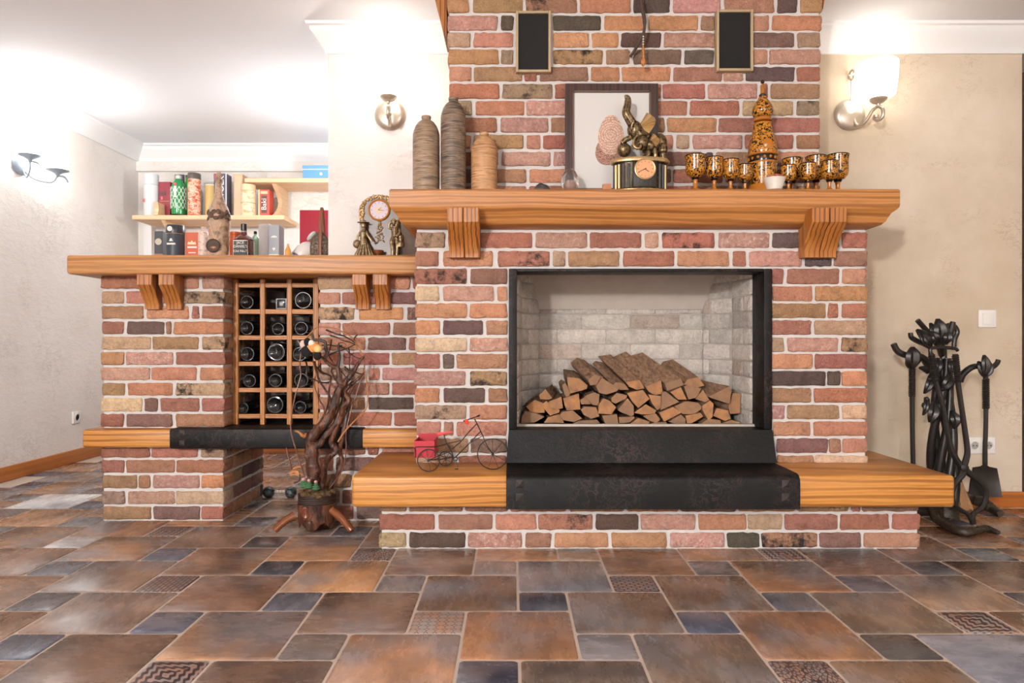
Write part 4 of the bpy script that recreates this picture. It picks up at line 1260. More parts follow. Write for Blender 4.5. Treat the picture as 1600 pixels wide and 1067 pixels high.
def goblet(h, r, flare):
    g = thing('goblet', (0, 0, 0), '', 'goblet', 'black and gold lacquered goblets on the mantel')
    b0 = h * 0.40
    obj('bowl', MB().lathe([(r * 0.25, b0 - 0.002), (r * 0.62, b0 + 0.003), (r * 0.92, b0 + h * 0.10), (r, b0 + h * 0.2), (r * 0.99, h * 0.85), (r * flare, h - 0.003), (r * flare, h), (r * flare - 0.003, h), (r * 0.93, h * 0.85), (r * 0.9, b0 + h * 0.15), (0.0, b0 + 0.008)], (0, 0, 0), 28), M['khokh'], g, world=False)
    obj('stem', MB().lathe([(r * 0.62, 0), (r * 0.62, 0.003), (r * 0.42, 0.008), (r * 0.22, h * 0.12), (r * 0.20, h * 0.24), (r * 0.26, h * 0.33), (r * 0.3, b0)], (0, 0, 0), 20), M['gold'], g, world=False)
    obj('rim', MB().ring((0, 0, h - 0.001), r * flare - 0.001, 0.0022, 'z', 28, 6), M['blackl'], g, world=False)
    obj('collar', MB().lathe([(r * 0.30, b0 - 0.010), (r * 0.40, b0 - 0.004), (r * 0.36, b0 + 0.002)], (0, 0, 0), 20), M['blackl'], g, world=False)
    return g
cups = [(1086.5, 243.5, 15.5, 2.70, 1.0, 'largest goblet, leftmost of the four left of the tall decanter'), (1116, 247, 13.5, 2.70, 1.0, 'second goblet from the left in the row left of the decanter'),
        (1141.5, 250, 12.5, 2.70, 1.0, 'third goblet from the left in the row left of the decanter'), (1164, 258, 11.5, 2.70, 1.0, 'smallest goblet, standing closest to the decanter on its left'),
        (1238, 248.5, 14.5, 2.785, 1.0, 'goblet in the back row nearest the decanter on its right'), (1275, 245, 15.2, 2.785, 1.0, 'middle goblet of the back row right of the decanter'), (1309, 242.5, 16, 2.785, 1.0, 'rightmost goblet at the end of the mantel'),
        (1232, 259, 11.8, 2.70, 1.0, 'small goblet in the front row just right of the white bowl'), (1262.5, 256, 12.2, 2.70, 1.0, 'middle small goblet of the front row right of the decanter'), (1296, 252.5, 12.8, 2.70, 1.0, 'last small goblet of the front row, before the rightmost one')]
for (px, py, rp, D, fl, lab) in cups:
    c = P(px, py, D)
    g = goblet(c.z - MZ, rp * D / F * 0.97, 1.04 if rp < 14 else 1.07)
    g.location = (c.x, D, MZ)
    g['label'] = 'black and gold lacquered ' + lab

DD = 2.75
c = P(1191.5, 0, DD)
t = thing('decanter', (c.x, DD, MZ), 'tall onion-domed decanter with golden flowers on black lacquer', 'decanter')
s_ = DD / F
def Z(y):
    return max(0.0, P(0, y, DD).z - MZ)
def R(w):
    return w * s_
obj('body', MB().lathe([(R(21), Z(290)), (R(21.5), Z(262)), (R(22), Z(256))], (0, 0, 0), 32), M['khokh'], t, world=False)
obj('belly', MB().lathe([(R(21), Z(245)), (R(22), Z(240)), (R(21.5), Z(228)), (R(18), Z(215)), (R(15), Z(205)), (R(13), Z(194))], (0, 0, 0), 32), M['khokh'], t, world=False)
obj('dome_stopper', MB().lathe([(R(11), Z(183.5)), (R(14), Z(181)), (R(16), Z(175)), (R(15.2), Z(169)), (R(11), Z(161)), (R(7), Z(155)), (R(5), Z(150))], (0, 0, 0), 28), M['khokh'], t, world=False)
obj('spire', MB().lathe([(R(3.4), Z(150)), (R(3.0), Z(142)), (R(1.6), Z(136)), (R(1.2), Z(131)), (0, Z(130.5))], (0, 0, 0), 16), M['gold'], t, world=False)
obj('spire_ball', MB().ball((0, 0, Z(128)), R(3.0), 10), M['blackl'], t, world=False)
obj('spire_ring', MB().lathe([(R(5.4), Z(151)), (R(5.6), Z(149)), (R(4), Z(147))], (0, 0, 0), 18), M['blackl'], t, world=False)
for (y0, y1, w) in ((258, 254.5, 22.6), (245, 241, 22.6), (196, 192.5, 13.6), (190, 184, 12.8)):
    obj('gold_band', MB().lathe([(R(w - 1.4), Z(y0)), (R(w), Z(y0 - 0.8)), (R(w), Z(y1 + 0.8)), (R(w - 1.4), Z(y1))], (0, 0, 0), 32), M['gold'], t, world=False)
obj('foot_band', MB().lathe([(R(21), 0), (R(23), 0.002), (R(23), Z(294)), (R(21), Z(290))], (0, 0, 0), 32), M['gold'], t, world=False)
obj('dotted_band', MB().lathe([(R(20.8), Z(255)), (R(21.2), Z(250)), (R(20.8), Z(244))], (0, 0, 0), 32), M['blackl'], t, world=False)
for k in range(14):
    a = 2 * math.pi * k / 14
    obj('gold_dot', MB().ball((R(21) * math.cos(a), R(21) * math.sin(a), Z(249.5)), (0.006, 0.006, 0.0065), 6), M['gold'], t, world=False)
obj('flower', MB().lathe([(0, 0), (0.021, 0), (0.021, 0.002), (0.012, 0.004), (0, 0.004)], (0, -R(21.6), Z(230)), 10, M=RX), M['gold'], t, world=False)

c = P(1210, 0, 2.685)
t = thing('white_bowl', (c.x, 2.685, MZ), 'small white fluted bowl with dried flowers before the decanter', 'bowl')
bz = P(0, 279, 2.685).z - MZ
fl_ = MB()
prof = [(0.022, 0), (0.028, 0.004), (0.036, bz * 0.6), (0.044, bz), (0.041, bz), (0.03, bz * 0.5), (0.0, 0.006)]
fl_.lathe(prof, (0, 0, 0), 32)
for i, v in enumerate(fl_.v):
    a = math.atan2(v.y, v.x)
    v.x *= 1 + 0.04 * math.sin(16 * a)
    v.y *= 1 + 0.04 * math.sin(16 * a)
obj('fluted_body', fl_, plain('white_porcelain', (222, 216, 208), 0.25), t, world=False)
M['dryflower'] = plain('dried_petals', (176, 96, 84), 0.8, var=0.4, scale=90)
for k in range(9):
    a = k * 2.4
    obj('dried_petal', MB().ball((0.024 * math.cos(a), 0.02 * math.sin(a), bz + 0.002 + 0.004 * (k % 3)), (0.011, 0.007, 0.004), 6, Matrix.Rotation(a, 4, 'Z') @ Matrix.Rotation(0.6, 4, 'Y')), M['dryflower'], t, world=False)

# switch and sockets
def wall_plate(name, px, py, w, h, label, cat, gangs, kind):
    D = YW - 0.008
    c = P(px, py, D)
    t_ = thing(name, (c.x, YW, c.z), label, cat)
    obj('plate', MB().box(-w / 2, w / 2, -0.011, 0, -h / 2, h / 2, 0.005, 3), M['white_plastic'], t_, world=False)
    for g in range(gangs):
        gx = (g - (gangs - 1) / 2) * w / gangs
        if kind == 'switch':
            obj('rocker', MB().box(gx - 0.026, gx + 0.026, -0.016, -0.01, -0.028, 0.028, 0.003, 2), M['white_plastic'], t_, world=False)
        else:
            rim = obj('socket_ring', MB().lathe([(0.0, 0), (0.017, 0), (0.0195, 0.004), (0.0215, 0.004), (0.0215, 0)], (gx, -0.011, 0), 24, M=RX), M['white_plastic'], t_, world=False)
            obj('socket_well', MB().lathe([(0, 0.0), (0.0165, 0.0), (0.0165, 0.001), (0, 0.001)], (gx, -0.0115, 0), 20, M=RX), plain('socket_grey', (170, 166, 160), 0.5), t_, world=False)
            for s in (-1, 1):
                obj('contact_hole', MB().lathe([(0, 0.001), (0.003, 0.001), (0.003, 0.0022), (0, 0.0022)], (gx + s * 0.008, -0.0115, 0), 8, M=RX), M['ink'], t_, world=False)
    return t_
wall_plate('light_switch', 1543, 498, 0.086, 0.086, 'white square light switch on the beige wall above the fire tools', 'switch', 1, 'switch')
wall_plate('double_socket', 1533.5, 696, 0.135, 0.082, 'white double power socket low on the wall behind the shovel', 'socket', 2, 'socket')
so_y = F * 2.90 / 682.0
t = thing('wall_socket', (XL, so_y, P(0, 652, so_y).z), 'white single power socket low on the left plaster wall', 'socket')
obj('plate', MB().box(0, 0.012, -0.04, 0.04, -0.04, 0.04, 0.004, 2), M['white_plastic'], t, world=False)
obj('socket_ring', MB().lathe([(0, 0.012), (0.02, 0.012), (0.022, 0.015), (0.022, 0.011)], (0, 0, 0), 20, M=Matrix.Rotation(math.pi / 2, 4, 'Y')), M['white_plastic'], t, world=False)
for s in (-1, 1):
    obj('contact_hole', MB().lathe([(0, 0.013), (0.003, 0.013), (0.003, 0.0145), (0, 0.0145)], (0, s * 0.008, 0), 8, M=Matrix.Rotation(math.pi / 2, 4, 'Y')), M['ink'], t, world=False)
# ------------------------------------------------------------------ wine rack in the niche
DR = 3.096
rack = thing('wine_rack', ((UX1 + UX2) / 2, DR + 0.13, lz1 + 0.004), 'oak lattice wine rack with fifteen square cells in the brick niche', 'wine rack')
rz0, rz1 = lz1 + 0.004, P(0, 436, DR).z
DRB = 3.40
rx = [P(x, 0, DR).x for x in (364, 372, 406, 413.5, 448, 455.5, 489, 497)]
for i in range(4):
    a, b = rx[2 * i], rx[2 * i + 1]
    obj('front_post', MB().box(a, b, DR, DR + 0.022, rz0, rz1, 0.0015, 1), M['rack'], rack)
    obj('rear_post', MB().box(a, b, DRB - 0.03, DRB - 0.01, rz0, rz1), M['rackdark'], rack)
for (y0, y1) in ((442, 449), (483, 490.5), (524, 531), (565, 572), (606, 613), (647, 654)):
    a, b = P(0, y1, DR).z, P(0, y0, DR).z
    obj('front_rail', MB().box(P(361, 0, DR).x + 0.001, rx[7] + 0.003, DR + 0.006, DR + 0.028, a, b, 0.0015, 1), M['rackx'], rack)
    for i in range(4):
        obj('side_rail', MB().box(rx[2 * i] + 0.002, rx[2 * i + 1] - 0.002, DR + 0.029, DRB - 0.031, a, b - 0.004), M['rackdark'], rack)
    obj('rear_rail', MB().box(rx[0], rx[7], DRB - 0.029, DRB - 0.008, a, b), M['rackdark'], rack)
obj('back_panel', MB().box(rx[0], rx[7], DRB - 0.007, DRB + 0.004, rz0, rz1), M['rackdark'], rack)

def dark_glass(name, rgb, rough=0.08):
    t_ = NT(name)
    n = t_.noise(t_.coords(), 18, 2)
    return t_.out(t_.mix(n, C(*rgb), C(*[min(255, c * 1.4) for c in rgb])), rough, spec=0.7)
M['bottle_glass'] = dark_glass('dark_bottle_glass', (14, 15, 16))
M['bottle_highlight'] = dark_glass('bottle_base_highlight', (62, 68, 74), 0.18)  # highlight on the bottle bases painted in as lighter grey glass
RYM = Matrix.Rotation(-math.pi / 2, 4, 'X')       # local +z -> +y
def wine_bottle(r, label):
    t_ = thing('wine_bottle', (0, 0, 0), label, 'bottle', 'wine bottles lying in the rack')
    body = [(0.0, 0.012), (r * 0.35, 0.010), (r * 0.62, 0.004), (r * 0.80, 0.0), (r * 0.93, 0.001), (r, 0.008), (r, 0.165), (r * 0.92, 0.185), (r * 0.55, 0.215), (r * 0.38, 0.235), (r * 0.36, 0.262), (0, 0.262)]
    obj('glass_body', MB().lathe(body, (0, 0, 0), 28, M=RYM), M['bottle_glass'], t_, world=False)
    obj('base_rim', MB().ring((0, 0.0015, 0), r * 0.875, r * 0.04, 'y', 28, 6), M['bottle_highlight'], t_, world=False)
    return t_
BOT = [(152, 215, 47), None, (528, 192, 60), (152, 388, 48), (360, 397, 43), (515, 388, 47), (155, 560, 50), (348, 545, 62), (505, 555, 50), (170, 740, 46), (343, 738, 48), (515, 738, 50), (128, 923, 38), (340, 905, 60), (508, 908, 44)]
coln = ['left', 'middle', 'right']
rown = ['top', 'second', 'third', 'fourth', 'bottom']
rail_top = [P(0, y, DR).z for y in (483, 524, 565, 606, 647)]
for i, bt in enumerate(BOT):
    if bt is None:
        continue
    lab = 'dark wine bottle lying base outwards in the %s row, %s column of the rack' % (rown[i // 3], coln[i % 3])
    r = bt[2] / 4.27 * 3.1 / F
    b = wine_bottle(r, lab)
    c = P(350 + bt[0] / 4.27, 0, 3.108)
    b.location = (c.x, 3.108, rail_top[i // 3] + r + 0.0005)
cq = P(350 + 383 / 4.27, 0, 3.12)
t = thing('square_bottle', (cq.x, 3.12, rail_top[0] + 0.026), 'square dark glass bottle lying in the top row, middle column of the rack', 'bottle')
obj('glass_body', MB().box(-0.025, 0.025, 0.0, 0.2, -0.025, 0.025, 0.005, 2), M['bottle_glass'], t, world=False)
e = MB()
for (a, b, c_, d) in ((-0.024, 0.024, 0.0205, 0.024), (-0.024, 0.024, -0.024, -0.0205), (-0.024, -0.0205, -0.0205, 0.0205), (0.0205, 0.024, -0.0205, 0.0205)):
    e.box(a, b, -0.002, 0.001, c_, d)
obj('base_rim', e, M['bottle_highlight'], t, world=False)
obj('base_stamp', MB().box(-0.009, 0.009, -0.0012, 0.001, -0.009, 0.009, 0.001, 1), M['bottle_highlight'], t, world=False)
obj('neck', MB().lathe([(0.016, 0.2), (0.012, 0.21), (0.012, 0.25), (0, 0.25)], (0, 0, 0), 16, M=RYM), M['bottle_glass'], t, world=False)

# ------------------------------------------------------------------ pale wall shelves in the room behind
DS0, DS1 = 4.90, 5.205
sz1, sz0 = P(0, 336, DS0).z, P(0, 343, DS0).z
unit = thing('wall_shelf', (-2.1, 5.1, 1.0), 'pale wooden wall shelves crowded with bottles and tins in the room behind', 'shelf')
xa, xb = P(206, 0, DS0).x, P(444, 0, DS0).x
obj('lower_board', MB().box(xa, xb, DS0, DS1, sz0, sz1, 0.003, 1), M['pale'], unit)
uz0, uz1 = P(0, 285, DS0).z, P(0, 278, DS0).z
ua = P(382, 0, DS0).x
obj('upper_board', MB().box(ua, -1.0, DS0, DS1, uz0, uz1, 0.003, 1), M['pale'], unit)
def side_panel(px, z0, z1, w, y0, y1, curve):
    """upright bracket with a scooped front edge"""
    x = P(px, 0, DS0).x
    n = 9
    prof = []
    for i in range(n):
        t_ = i / (n - 1)
        zz = z0 + (z1 - z0) * t_
        prof.append((y0 + (y1 - y0) * curve * math.sin(math.pi * t_) , zz))
    poly = prof + [(y1, z1), (y1, z0)]
    k = len(poly)
    mb = MB().add([(x, y, z_) for y, z_ in poly] + [(x + w, y, z_) for y, z_ in poly], [tuple(range(k)), tuple(range(2 * k - 1, k - 1, -1))] + [(i, (i + 1) % k, k + (i + 1) % k, k + i) for i in range(k)])
    return obj('bracket', mb, M['pale'], unit)
side_panel(241, sz1, P(0, 316, DS0).z, 0.03, DS0 - 0.012, DS1, 0.05)
side_panel(249, 1.28, sz0, 0.03, DS0 + 0.02, DS1, 0.55)
side_panel(422, sz1, uz0, 0.03, DS0 + 0.03, DS1, 0.5)
obj('upright', MB().box(P(228, 0, DS1).x, P(240, 0, DS1).x, DS1 - 0.03, DS1 + 0.03, 0.9, sz0), M['crown'], unit)
obj('back_foot', MB().box(P(252, 0, 5.1).x, P(264, 0, 5.1).x, 5.02, DS1, 1.0, 1.28), M['pale'], unit)

# low cabinet at the back, seen through the gap under the ledge
t = thing('low_cabinet', (-1.9, 5.0, 0), 'low wooden cabinet plinth far behind, seen through the gap under the ledge', 'cabinet')
obj('body', MB().box(-2.6, -1.05, 4.80, 5.2, 0.0, 0.42, 0.004, 1), M['base_wood'], t)
obj('corner_post', MB().box(-1.52, -1.47, 4.785, 4.80, 0.0, 0.42, 0.002, 1), M['counter'], t)

# bottles, tins and cartons -------------------------------------------------------------
def flat(name, rgb, rough=0.45, metal_=0.0, var=0.05):
    return plain(name, rgb, rough, metal_, var, 20)
M['wh'] = flat('white_print', (240, 236, 230))
M['goldp'] = flat('gold_print', (206, 176, 112), 0.3)
def carton(name, px0, px1, ytop, D, depth, z0, rgb, label, parts=(), cat='box', edge=None):
    p0, p1 = P(px0, ytop, D), P(px1, ytop, D)
    w, h = p1.x - p0.x, p0.z - z0
    t_ = thing(name, ((p0.x + p1.x) / 2, D + depth / 2, z0), label, cat)
    obj('carton_body', MB().box(-w / 2, w / 2, -depth / 2, depth / 2, 0, h, 0.0015, 1), flat(name + '_card', rgb), t_, world=False)
    for (pn, u0, u1, v0, v1, m_) in parts:
        obj(pn, MB().box((u0 - 0.5) * w, (u1 - 0.5) * w, -depth / 2 - 0.0012, -depth / 2 + 0.001, v0 * h, v1 * h), m_, t_, world=False)
    return t_, w, h, depth
def can(name, px0, px1, ytop, D, z0, rgb, label, lid=None, rings=(), cat='tin'):
    p0, p1 = P(px0, ytop, D), P(px1, ytop, D)
    r, h = (p1.x - p0.x) / 2, p0.z - z0
    t_ = thing(name, ((p0.x + p1.x) / 2, D, z0), label, cat)
    top = h * (lid[0] if lid else 1.0)
    obj('tube_body', MB().lathe([(r * 0.97, 0), (r, 0.003), (r, top - 0.002), (r * 0.98, top)], (0, 0, 0), 28), rgb if isinstance(rgb, bpy.types.Material) else flat(name + '_tin', rgb), t_, world=False)
    if lid:
        obj('lid', MB().lathe([(r * 1.01, top), (r * 1.02, top + 0.002), (r * 1.02, h - 0.003), (r * 0.97, h), (0, h)], (0, 0, 0), 28), flat(name + '_lid', lid[1], 0.35), t_, world=False)
    for (v0, v1, m_) in rings:
        obj('printed_band', MB().lathe([(r * 1.004, h * v0), (r * 1.012, h * v0 + 0.0008), (r * 1.012, h * v1 - 0.0008), (r * 1.004, h * v1)], (0, 0, 0), 28), m_, t_, world=False)
    return t_, r, h
def bottle(name, pxc, D, z0, prof, mat, label, cap=None):
    """prof in photo pixels: (half width, y)"""
    c_ = P(pxc, 0, D)
    t_ = thing(name, (c_.x, D, z0), label, 'bottle')
    pr = [(w * D / F, max(0.0, P(0, y, D).z - z0)) for w, y in prof]
    obj('glass_body', MB().lathe(pr, (0, 0, 0), 26), mat, t_, world=False)
    if cap:
        (w, y0, y1, m_) = cap
        obj('cap', MB().lathe([(w * D / F, P(0, y0, D).z - z0), (w * D / F, P(0, y1, D).z - z0 - 0.002), (w * 0.9 * D / F, P(0, y1, D).z - z0), (0, P(0, y1, D).z - z0)], (0, 0, 0), 18), m_, t_, world=False)
    return t_
SZ = sz1
DI = 4.99
t, r, h = can('white_tube', 226, 247, 273, DI, SZ, (226, 230, 232), 'tall white cylindrical bottle tube at the left end of the upper shelf', (0.76, (218, 224, 228)), ((0.745, 0.755, flat('grey_line', (150, 158, 164))),))
obj('red_emblem', MB().lathe([(0, 0), (0.014, 0), (0.014, 0.001), (0, 0.001)], (-r * 0.55, -r * 0.86, h * 0.37), 14, M=RX), flat('red_emblem', (206, 84, 78)), t, world=False)
M['gold_thin'] = M['goldp']
carton('red_carton', 248, 266, 284, DI, 0.08, SZ, (146, 36, 54), 'dark red carton beside the white tube on the upper shelf', (('print_plate', 0.08, 0.62, 0.62, 0.72, flat('dark_plate', (84, 40, 44))), ('print_line', 0.1, 0.9, 0.45, 0.46, M['goldp']), ('print_dot', 0.2, 0.35, 0.5, 0.58, flat('pink_dot', (214, 120, 120)))))
M['green_glass'] = dark_glass('green_glass', (26, 116, 62), 0.1)
t = bottle('green_bottle', 279, DI, SZ, [(10, 336), (10.5, 333), (10.8, 300), (10.2, 290), (6.5, 284), (4.6, 281), (4.4, 279), (0, 279)], M['green_glass'], 'green glass bottle wrapped in white lattice net on the upper shelf', (4.6, 280, 274.5, flat('silver_cap', (206, 210, 208), 0.3)))
net = MB()
rr = 11.2 * DI / F
hz = lambda y: P(0, y, DI).z - SZ
for k in range(12):
    for s in (-1, 1):
        path = []
        for i in range(9):
            a = 2 * math.pi * k / 12 + s * i * 0.2
            path.append((rr * math.cos(a), rr * math.sin(a), hz(327) + (hz(293) - hz(327)) * i / 8))
        net.tube(path, 0.0022, 4)
no = obj('lattice_net', net, flat('white_net', (232, 238, 232)), t, world=False)
no['kind'] = 'stuff'
obj('red_seal', MB().lathe([(0, 0), (0.011, 0), (0.011, 0.002), (0, 0.002)], (0, -10.6 * DI / F, hz(290)), 14, M=RX), flat('red_seal', (206, 62, 74)), t, world=False)
obj('label_strip', MB().box(-0.009, 0.009, -11.4 * DI / F, -10.4 * DI / F, hz(310), hz(293)), M['wh'], t, world=False)
carton('navy_carton', 272.5, 287, 272.5, 5.10, 0.07, SZ, (52, 58, 84), 'tall navy carton with gold edge standing behind the green bottle', (('gold_edge', 0.0, 0.08, 0, 1, M['goldp']),))
carton('navy_carton', 288.5, 299, 273, 5.10, 0.07, SZ, (56, 60, 84), 'narrow navy carton partly hidden behind the orange patterned tube', (('gold_edge', 0.0, 0.12, 0, 1, M['goldp']),))
bottle('green_bottle', 293, 5.06, SZ, [(8, 336), (8, 294), (5, 288), (3, 283), (3, 278), (0, 278)], dark_glass('bright_green_glass', (30, 150, 70), 0.1), 'bright green bottle squeezed behind the orange patterned tube')
def pattern(name, a, b, c_, sc):
    t_ = NT(name)
    v = t_.coords((1, 1, 1.6))
    n = t_.noise(v, sc, 4, 0.6, 1.0)
    return t_.out(t_.ramp(n, [(0.36, C(*a)), (0.47, C(*b)), (0.56, C(*c_)), (0.66, C(*b))]), 0.4)
can('orange_tube', 294, 313, 271.5, DI - 0.02, SZ, pattern('orange_pattern', (150, 66, 40), (226, 108, 70), (244, 214, 190), 26), 'orange and white patterned tube with a dark lid on the upper shelf', (0.86, (92, 84, 78)))
can('gold_tube', 321, 336, 289, DI, SZ, (196, 166, 104), 'pale gold tube behind the bark bottle on the upper shelf', None, ((0.97, 0.99, M['wh']),))
t, w, h, d = carton('tall_carton', 334, 354, 271, DI - 0.01, 0.09, SZ, (84, 80, 98), 'tall grey-purple carton with white upright lettering on the upper shelf', (('white_edge', 0.93, 1.0, 0, 1, M['wh']), ('red_corner', 0.0, 0.5, 0.86, 0.995, flat('plum', (140, 70, 82)))))
text('lettering', 'VOLK', 0.062, M['wh'], (0.008, -d / 2 - 0.0015, h * 0.70), t, rot=(math.pi / 2, -math.pi / 2, 0), world=False)
for k, (u, v) in enumerate(((0.45, 0.3), (0.6, 0.2), (0.42, 0.12))):
    obj('printed_sprig', MB().tube([((u - .5) * w - 0.012, -d / 2 - 0.001, v * h), ((u - .5) * w + 0.012, -d / 2 - 0.001, v * h + 0.022)], [0.0015, 0.004], 5), M['wh'], t, world=False)
carton('pale_wood_box', 365, 379, 272, 5.02, 0.10, SZ, (226, 190, 152), 'tall pale wooden bottle box between the lettered carton and cream tin', (('sliding_lid', 0.12, 0.88, 0.03, 0.97, flat('pale_lid', (234, 202, 168))),))
can('cream_tin', 377, 399, 289, DI - 0.03, SZ, pattern('cream_print', (196, 160, 116), (232, 208, 170), (240, 222, 190), 22), 'round cream tin with faint print under the top board', (0.8, (232, 206, 166)), ((0.795, 0.805, flat('tan_line', (180, 140, 96))), (0.40, 0.42, flat('tan_line2', (190, 150, 106)))))
t, w, h, d = carton('red_print_carton', 403.5, 421, 296, DI - 0.02, 0.09, SZ, (206, 84, 72), 'red carton with a dark lettered panel at the right end of the upper shelf', (('panel', 0.28, 0.78, 0.14, 0.78, flat('panel_dark', (96, 70, 66))), ('cream_border', 0.0, 0.14, 0, 1, flat('cream_border', (240, 206, 160))), ('top_print', 0.2, 0.85, 0.84, 0.94, flat('cream_print2', (238, 196, 160)))))
text('lettering', 'Baki', 0.052, M['wh'], (0.003, -d / 2 - 0.0025, h * 0.46), t, rot=(math.pi / 2, -math.pi / 2, 0), world=False)
p0, p1 = P(473, 258.5, DS0 + 0.02), P(530, 278, DS0 + 0.02)
t = thing('blue_gift_box', ((p0.x + p1.x) / 2, 5.0, uz1), 'flat sky blue lidded box on the topmost board', 'box')
w = p1.x - p0.x
hb = p0.z - uz1
obj('box_body', MB().box(-w / 2, w / 2, -0.08, 0.1, 0, hb * 0.7, 0.002, 1), flat('sky_blue', (92, 150, 214)), t, world=False)
obj('box_lid', MB().box(-w / 2 - 0.002, w / 2 + 0.002, -0.083, 0.103, hb * 0.72, hb, 0.002, 1), flat('sky_blue_lid', (98, 156, 218)), t, world=False)
obj('white_band', MB().box(-w / 2 - 0.001, w / 2 + 0.001, -0.082, 0.102, hb * 0.68, hb * 0.73), M['wh'], t, world=False)
obj('white_crest', MB().lathe([(0, 0), (0.011, 0), (0.011, 0.001), (0, 0.001)], (0.0, -0.081, hb * 0.36), 7, M=RX), M['wh'], t, world=False)

# row standing at the back of the counter
CT = ctz1
DQ = 3.42
t, w, h, d = carton('charcoal_carton', 241, 254, 361, DQ + 0.04, 0.06, CT, (70, 72, 78), 'charcoal carton with cream crest behind the curved bracket', (('copper_foot', 0, 1, 0.28, 0.40, flat('copper_foot', (176, 122, 90))),))
obj('crest', MB().lathe([(0, 0), (0.017, 0), (0.017, 0.001), (0, 0.001)], (0, -d / 2 - 0.0005, h * 0.72), 16, M=RX), flat('cream_crest', (206, 196, 176)), t, world=False)
t, r, h = can('black_tin', 260.5, 287.5, 352, DQ, CT, (62, 66, 76), 'black round whisky tin with silver bands on the counter', (0.79, (52, 54, 62)), ((0.785, 0.80, M['goldp']), (0.985, 0.998, M['goldp'])))
obj('lid_crest', MB().lathe([(0, 0), (0.013, 0), (0.013, 0.001), (0, 0.001)], (-0.006, -r * 1.02, h * 0.89), 18, M=RX), M['wh'], t, world=False)
obj('label_bell', MB().prism([(-0.010, h * 0.60), (0.010, h * 0.60), (0.006, h * 0.63), (0.004, h * 0.665), (-0.004, h * 0.665), (-0.006, h * 0.63)], -r * 1.01 - 0.001, -r * 0.97), M['wh'], t, world=False)
obj('label_word', MB().box(-0.021, 0.021, -r * 1.01, -r * 0.85, h * 0.52, h * 0.56), M['wh'], t, world=False)
t, w, h, d = carton('orange_carton', 289.5, 310, 363, DQ + 0.01, 0.065, CT, (206, 96, 62), 'orange-red carton with cream emblem beside the black tin', (('word_line', 0.16, 0.88, 0.56, 0.61, M['wh']), ('small_line', 0.25, 0.8, 0.42, 0.445, M['wh'])))
obj('emblem', MB().prism([(-0.022, h * 0.66), (0.022, h * 0.66), (0.018, h * 0.74), (0.008, h * 0.72), (0.0, h * 0.78), (-0.008, h * 0.72), (-0.018, h * 0.74)], -d / 2 - 0.0012, -d / 2 + 0.001), flat('cream_emblem', (240, 220, 180)), t, world=False)
bottle('pink_flask', 318, DQ, CT, [(7.5, 419), (8, 416), (8, 368), (7, 363), (3.6, 360), (3.4, 357), (0, 357)], pattern('pink_silver', (196, 164, 152), (226, 198, 186), (238, 220, 210), 30), 'pale pink metallic flask beside the orange carton', (3.6, 358, 354.5, flat('pink_cap', (222, 188, 176))))
can('copper_can', 359, 377, 363, DQ + 0.05, CT, plain('copper_metal', (196, 98, 58), 0.25, 0.6), 'shiny copper coloured can behind the square whiskey bottle', None, ((0.95, 0.99, flat('copper_rim', (176, 82, 48), 0.25)),))
# square whiskey bottle with black label
cj = P(381, 0, 3.38)
t = thing('whiskey_bottle', (cj.x, 3.38, CT), 'square amber whiskey bottle with black and white label on the counter', 'bottle')
M['amber'] = dark_glass('amber_glass', (84, 40, 26), 0.08)
jz = lambda y: P(0, y, 3.38).z - CT
hwj = 13 * 3.38 / F
bmj = MB().box(-hwj, hwj, -hwj, hwj, 0, jz(374), 0.009, 3)
bmj.lathe([(hwj * 1.15, jz(375)), (hwj * 0.9, jz(371)), (0.016, jz(367)), (0.0135, jz(362)), (0.0135, jz(356))], (0, 0, 0), 22)
obj('glass_body', bmj, M['amber'], t, world=False)
obj('cap', MB().lathe([(0.0145, jz(360)), (0.0145, jz(350.5)), (0.013, jz(350)), (0, jz(350))], (0, 0, 0), 18), M['blackl'], t, world=False)
obj('neck_label', MB().lathe([(0.0142, jz(369)), (0.0142, jz(361))], (0, 0, 0), 18), flat('neck_label', (150, 148, 146)), t, world=False)
lb = obj('label', MB().box(-hwj * 0.86, hwj * 0.86, -hwj - 0.001, -hwj + 0.001, jz(416), jz(377)), flat('black_label', (26, 26, 28)), t, world=False)
rim_ = MB()
for (a, b, c_, d) in ((-0.86, 0.86, 377, 378.2), (-0.86, -0.82, 378, 416), (0.82, 0.86, 378, 416)):
    rim_.box(a * hwj, b * hwj, -hwj - 0.0014, -hwj, jz(d), jz(c_))
obj('label_border', rim_, M['wh'], lb, world=False)
text('lettering', "JACK\nDANIEL'S", 0.0185, M['wh'], (0, -hwj - 0.0015, jz(384)), lb, world=False, sx=0.9)
text('lettering', 'Old No.7', 0.017, M['wh'], (0, -hwj - 0.0015, jz(394)), lb, world=False)
bottle('green_flask', 399, 3.47, CT, [(6.5, 418), (6.5, 376), (5, 371), (2.2, 368), (2, 364), (0, 364)], dark_glass('pale_green_glass', (150, 178, 156), 0.1), 'small pale green bottle with dark cap behind the white carton', (2.4, 366, 361.5, M['blackl']))
carton('white_carton', 404, 421, 349.5, DQ, 0.075, CT, (232, 232, 234), 'plain white carton under the right end of the shelf', (('seam', 0.06, 0.94, 0.93, 0.935, flat('grey_seam', (206, 206, 208))),))
t, w, h, d = carton('silver_carton', 420, 436, 351.5, DQ - 0.05, 0.075, CT, (160, 168, 176), 'silver-grey carton with white tree emblem next to the white carton', (('white_foot', 0, 1, 0.0, 0.30, M['wh']),))
obj('cloud_print', MB().prism([(-0.016, h * 0.70), (0.016, h * 0.70), (0.012, h * 0.735), (0.002, h * 0.75), (-0.010, h * 0.735)], -d / 2 - 0.001, -d / 2 + 0.001), M['wh'], t, world=False)
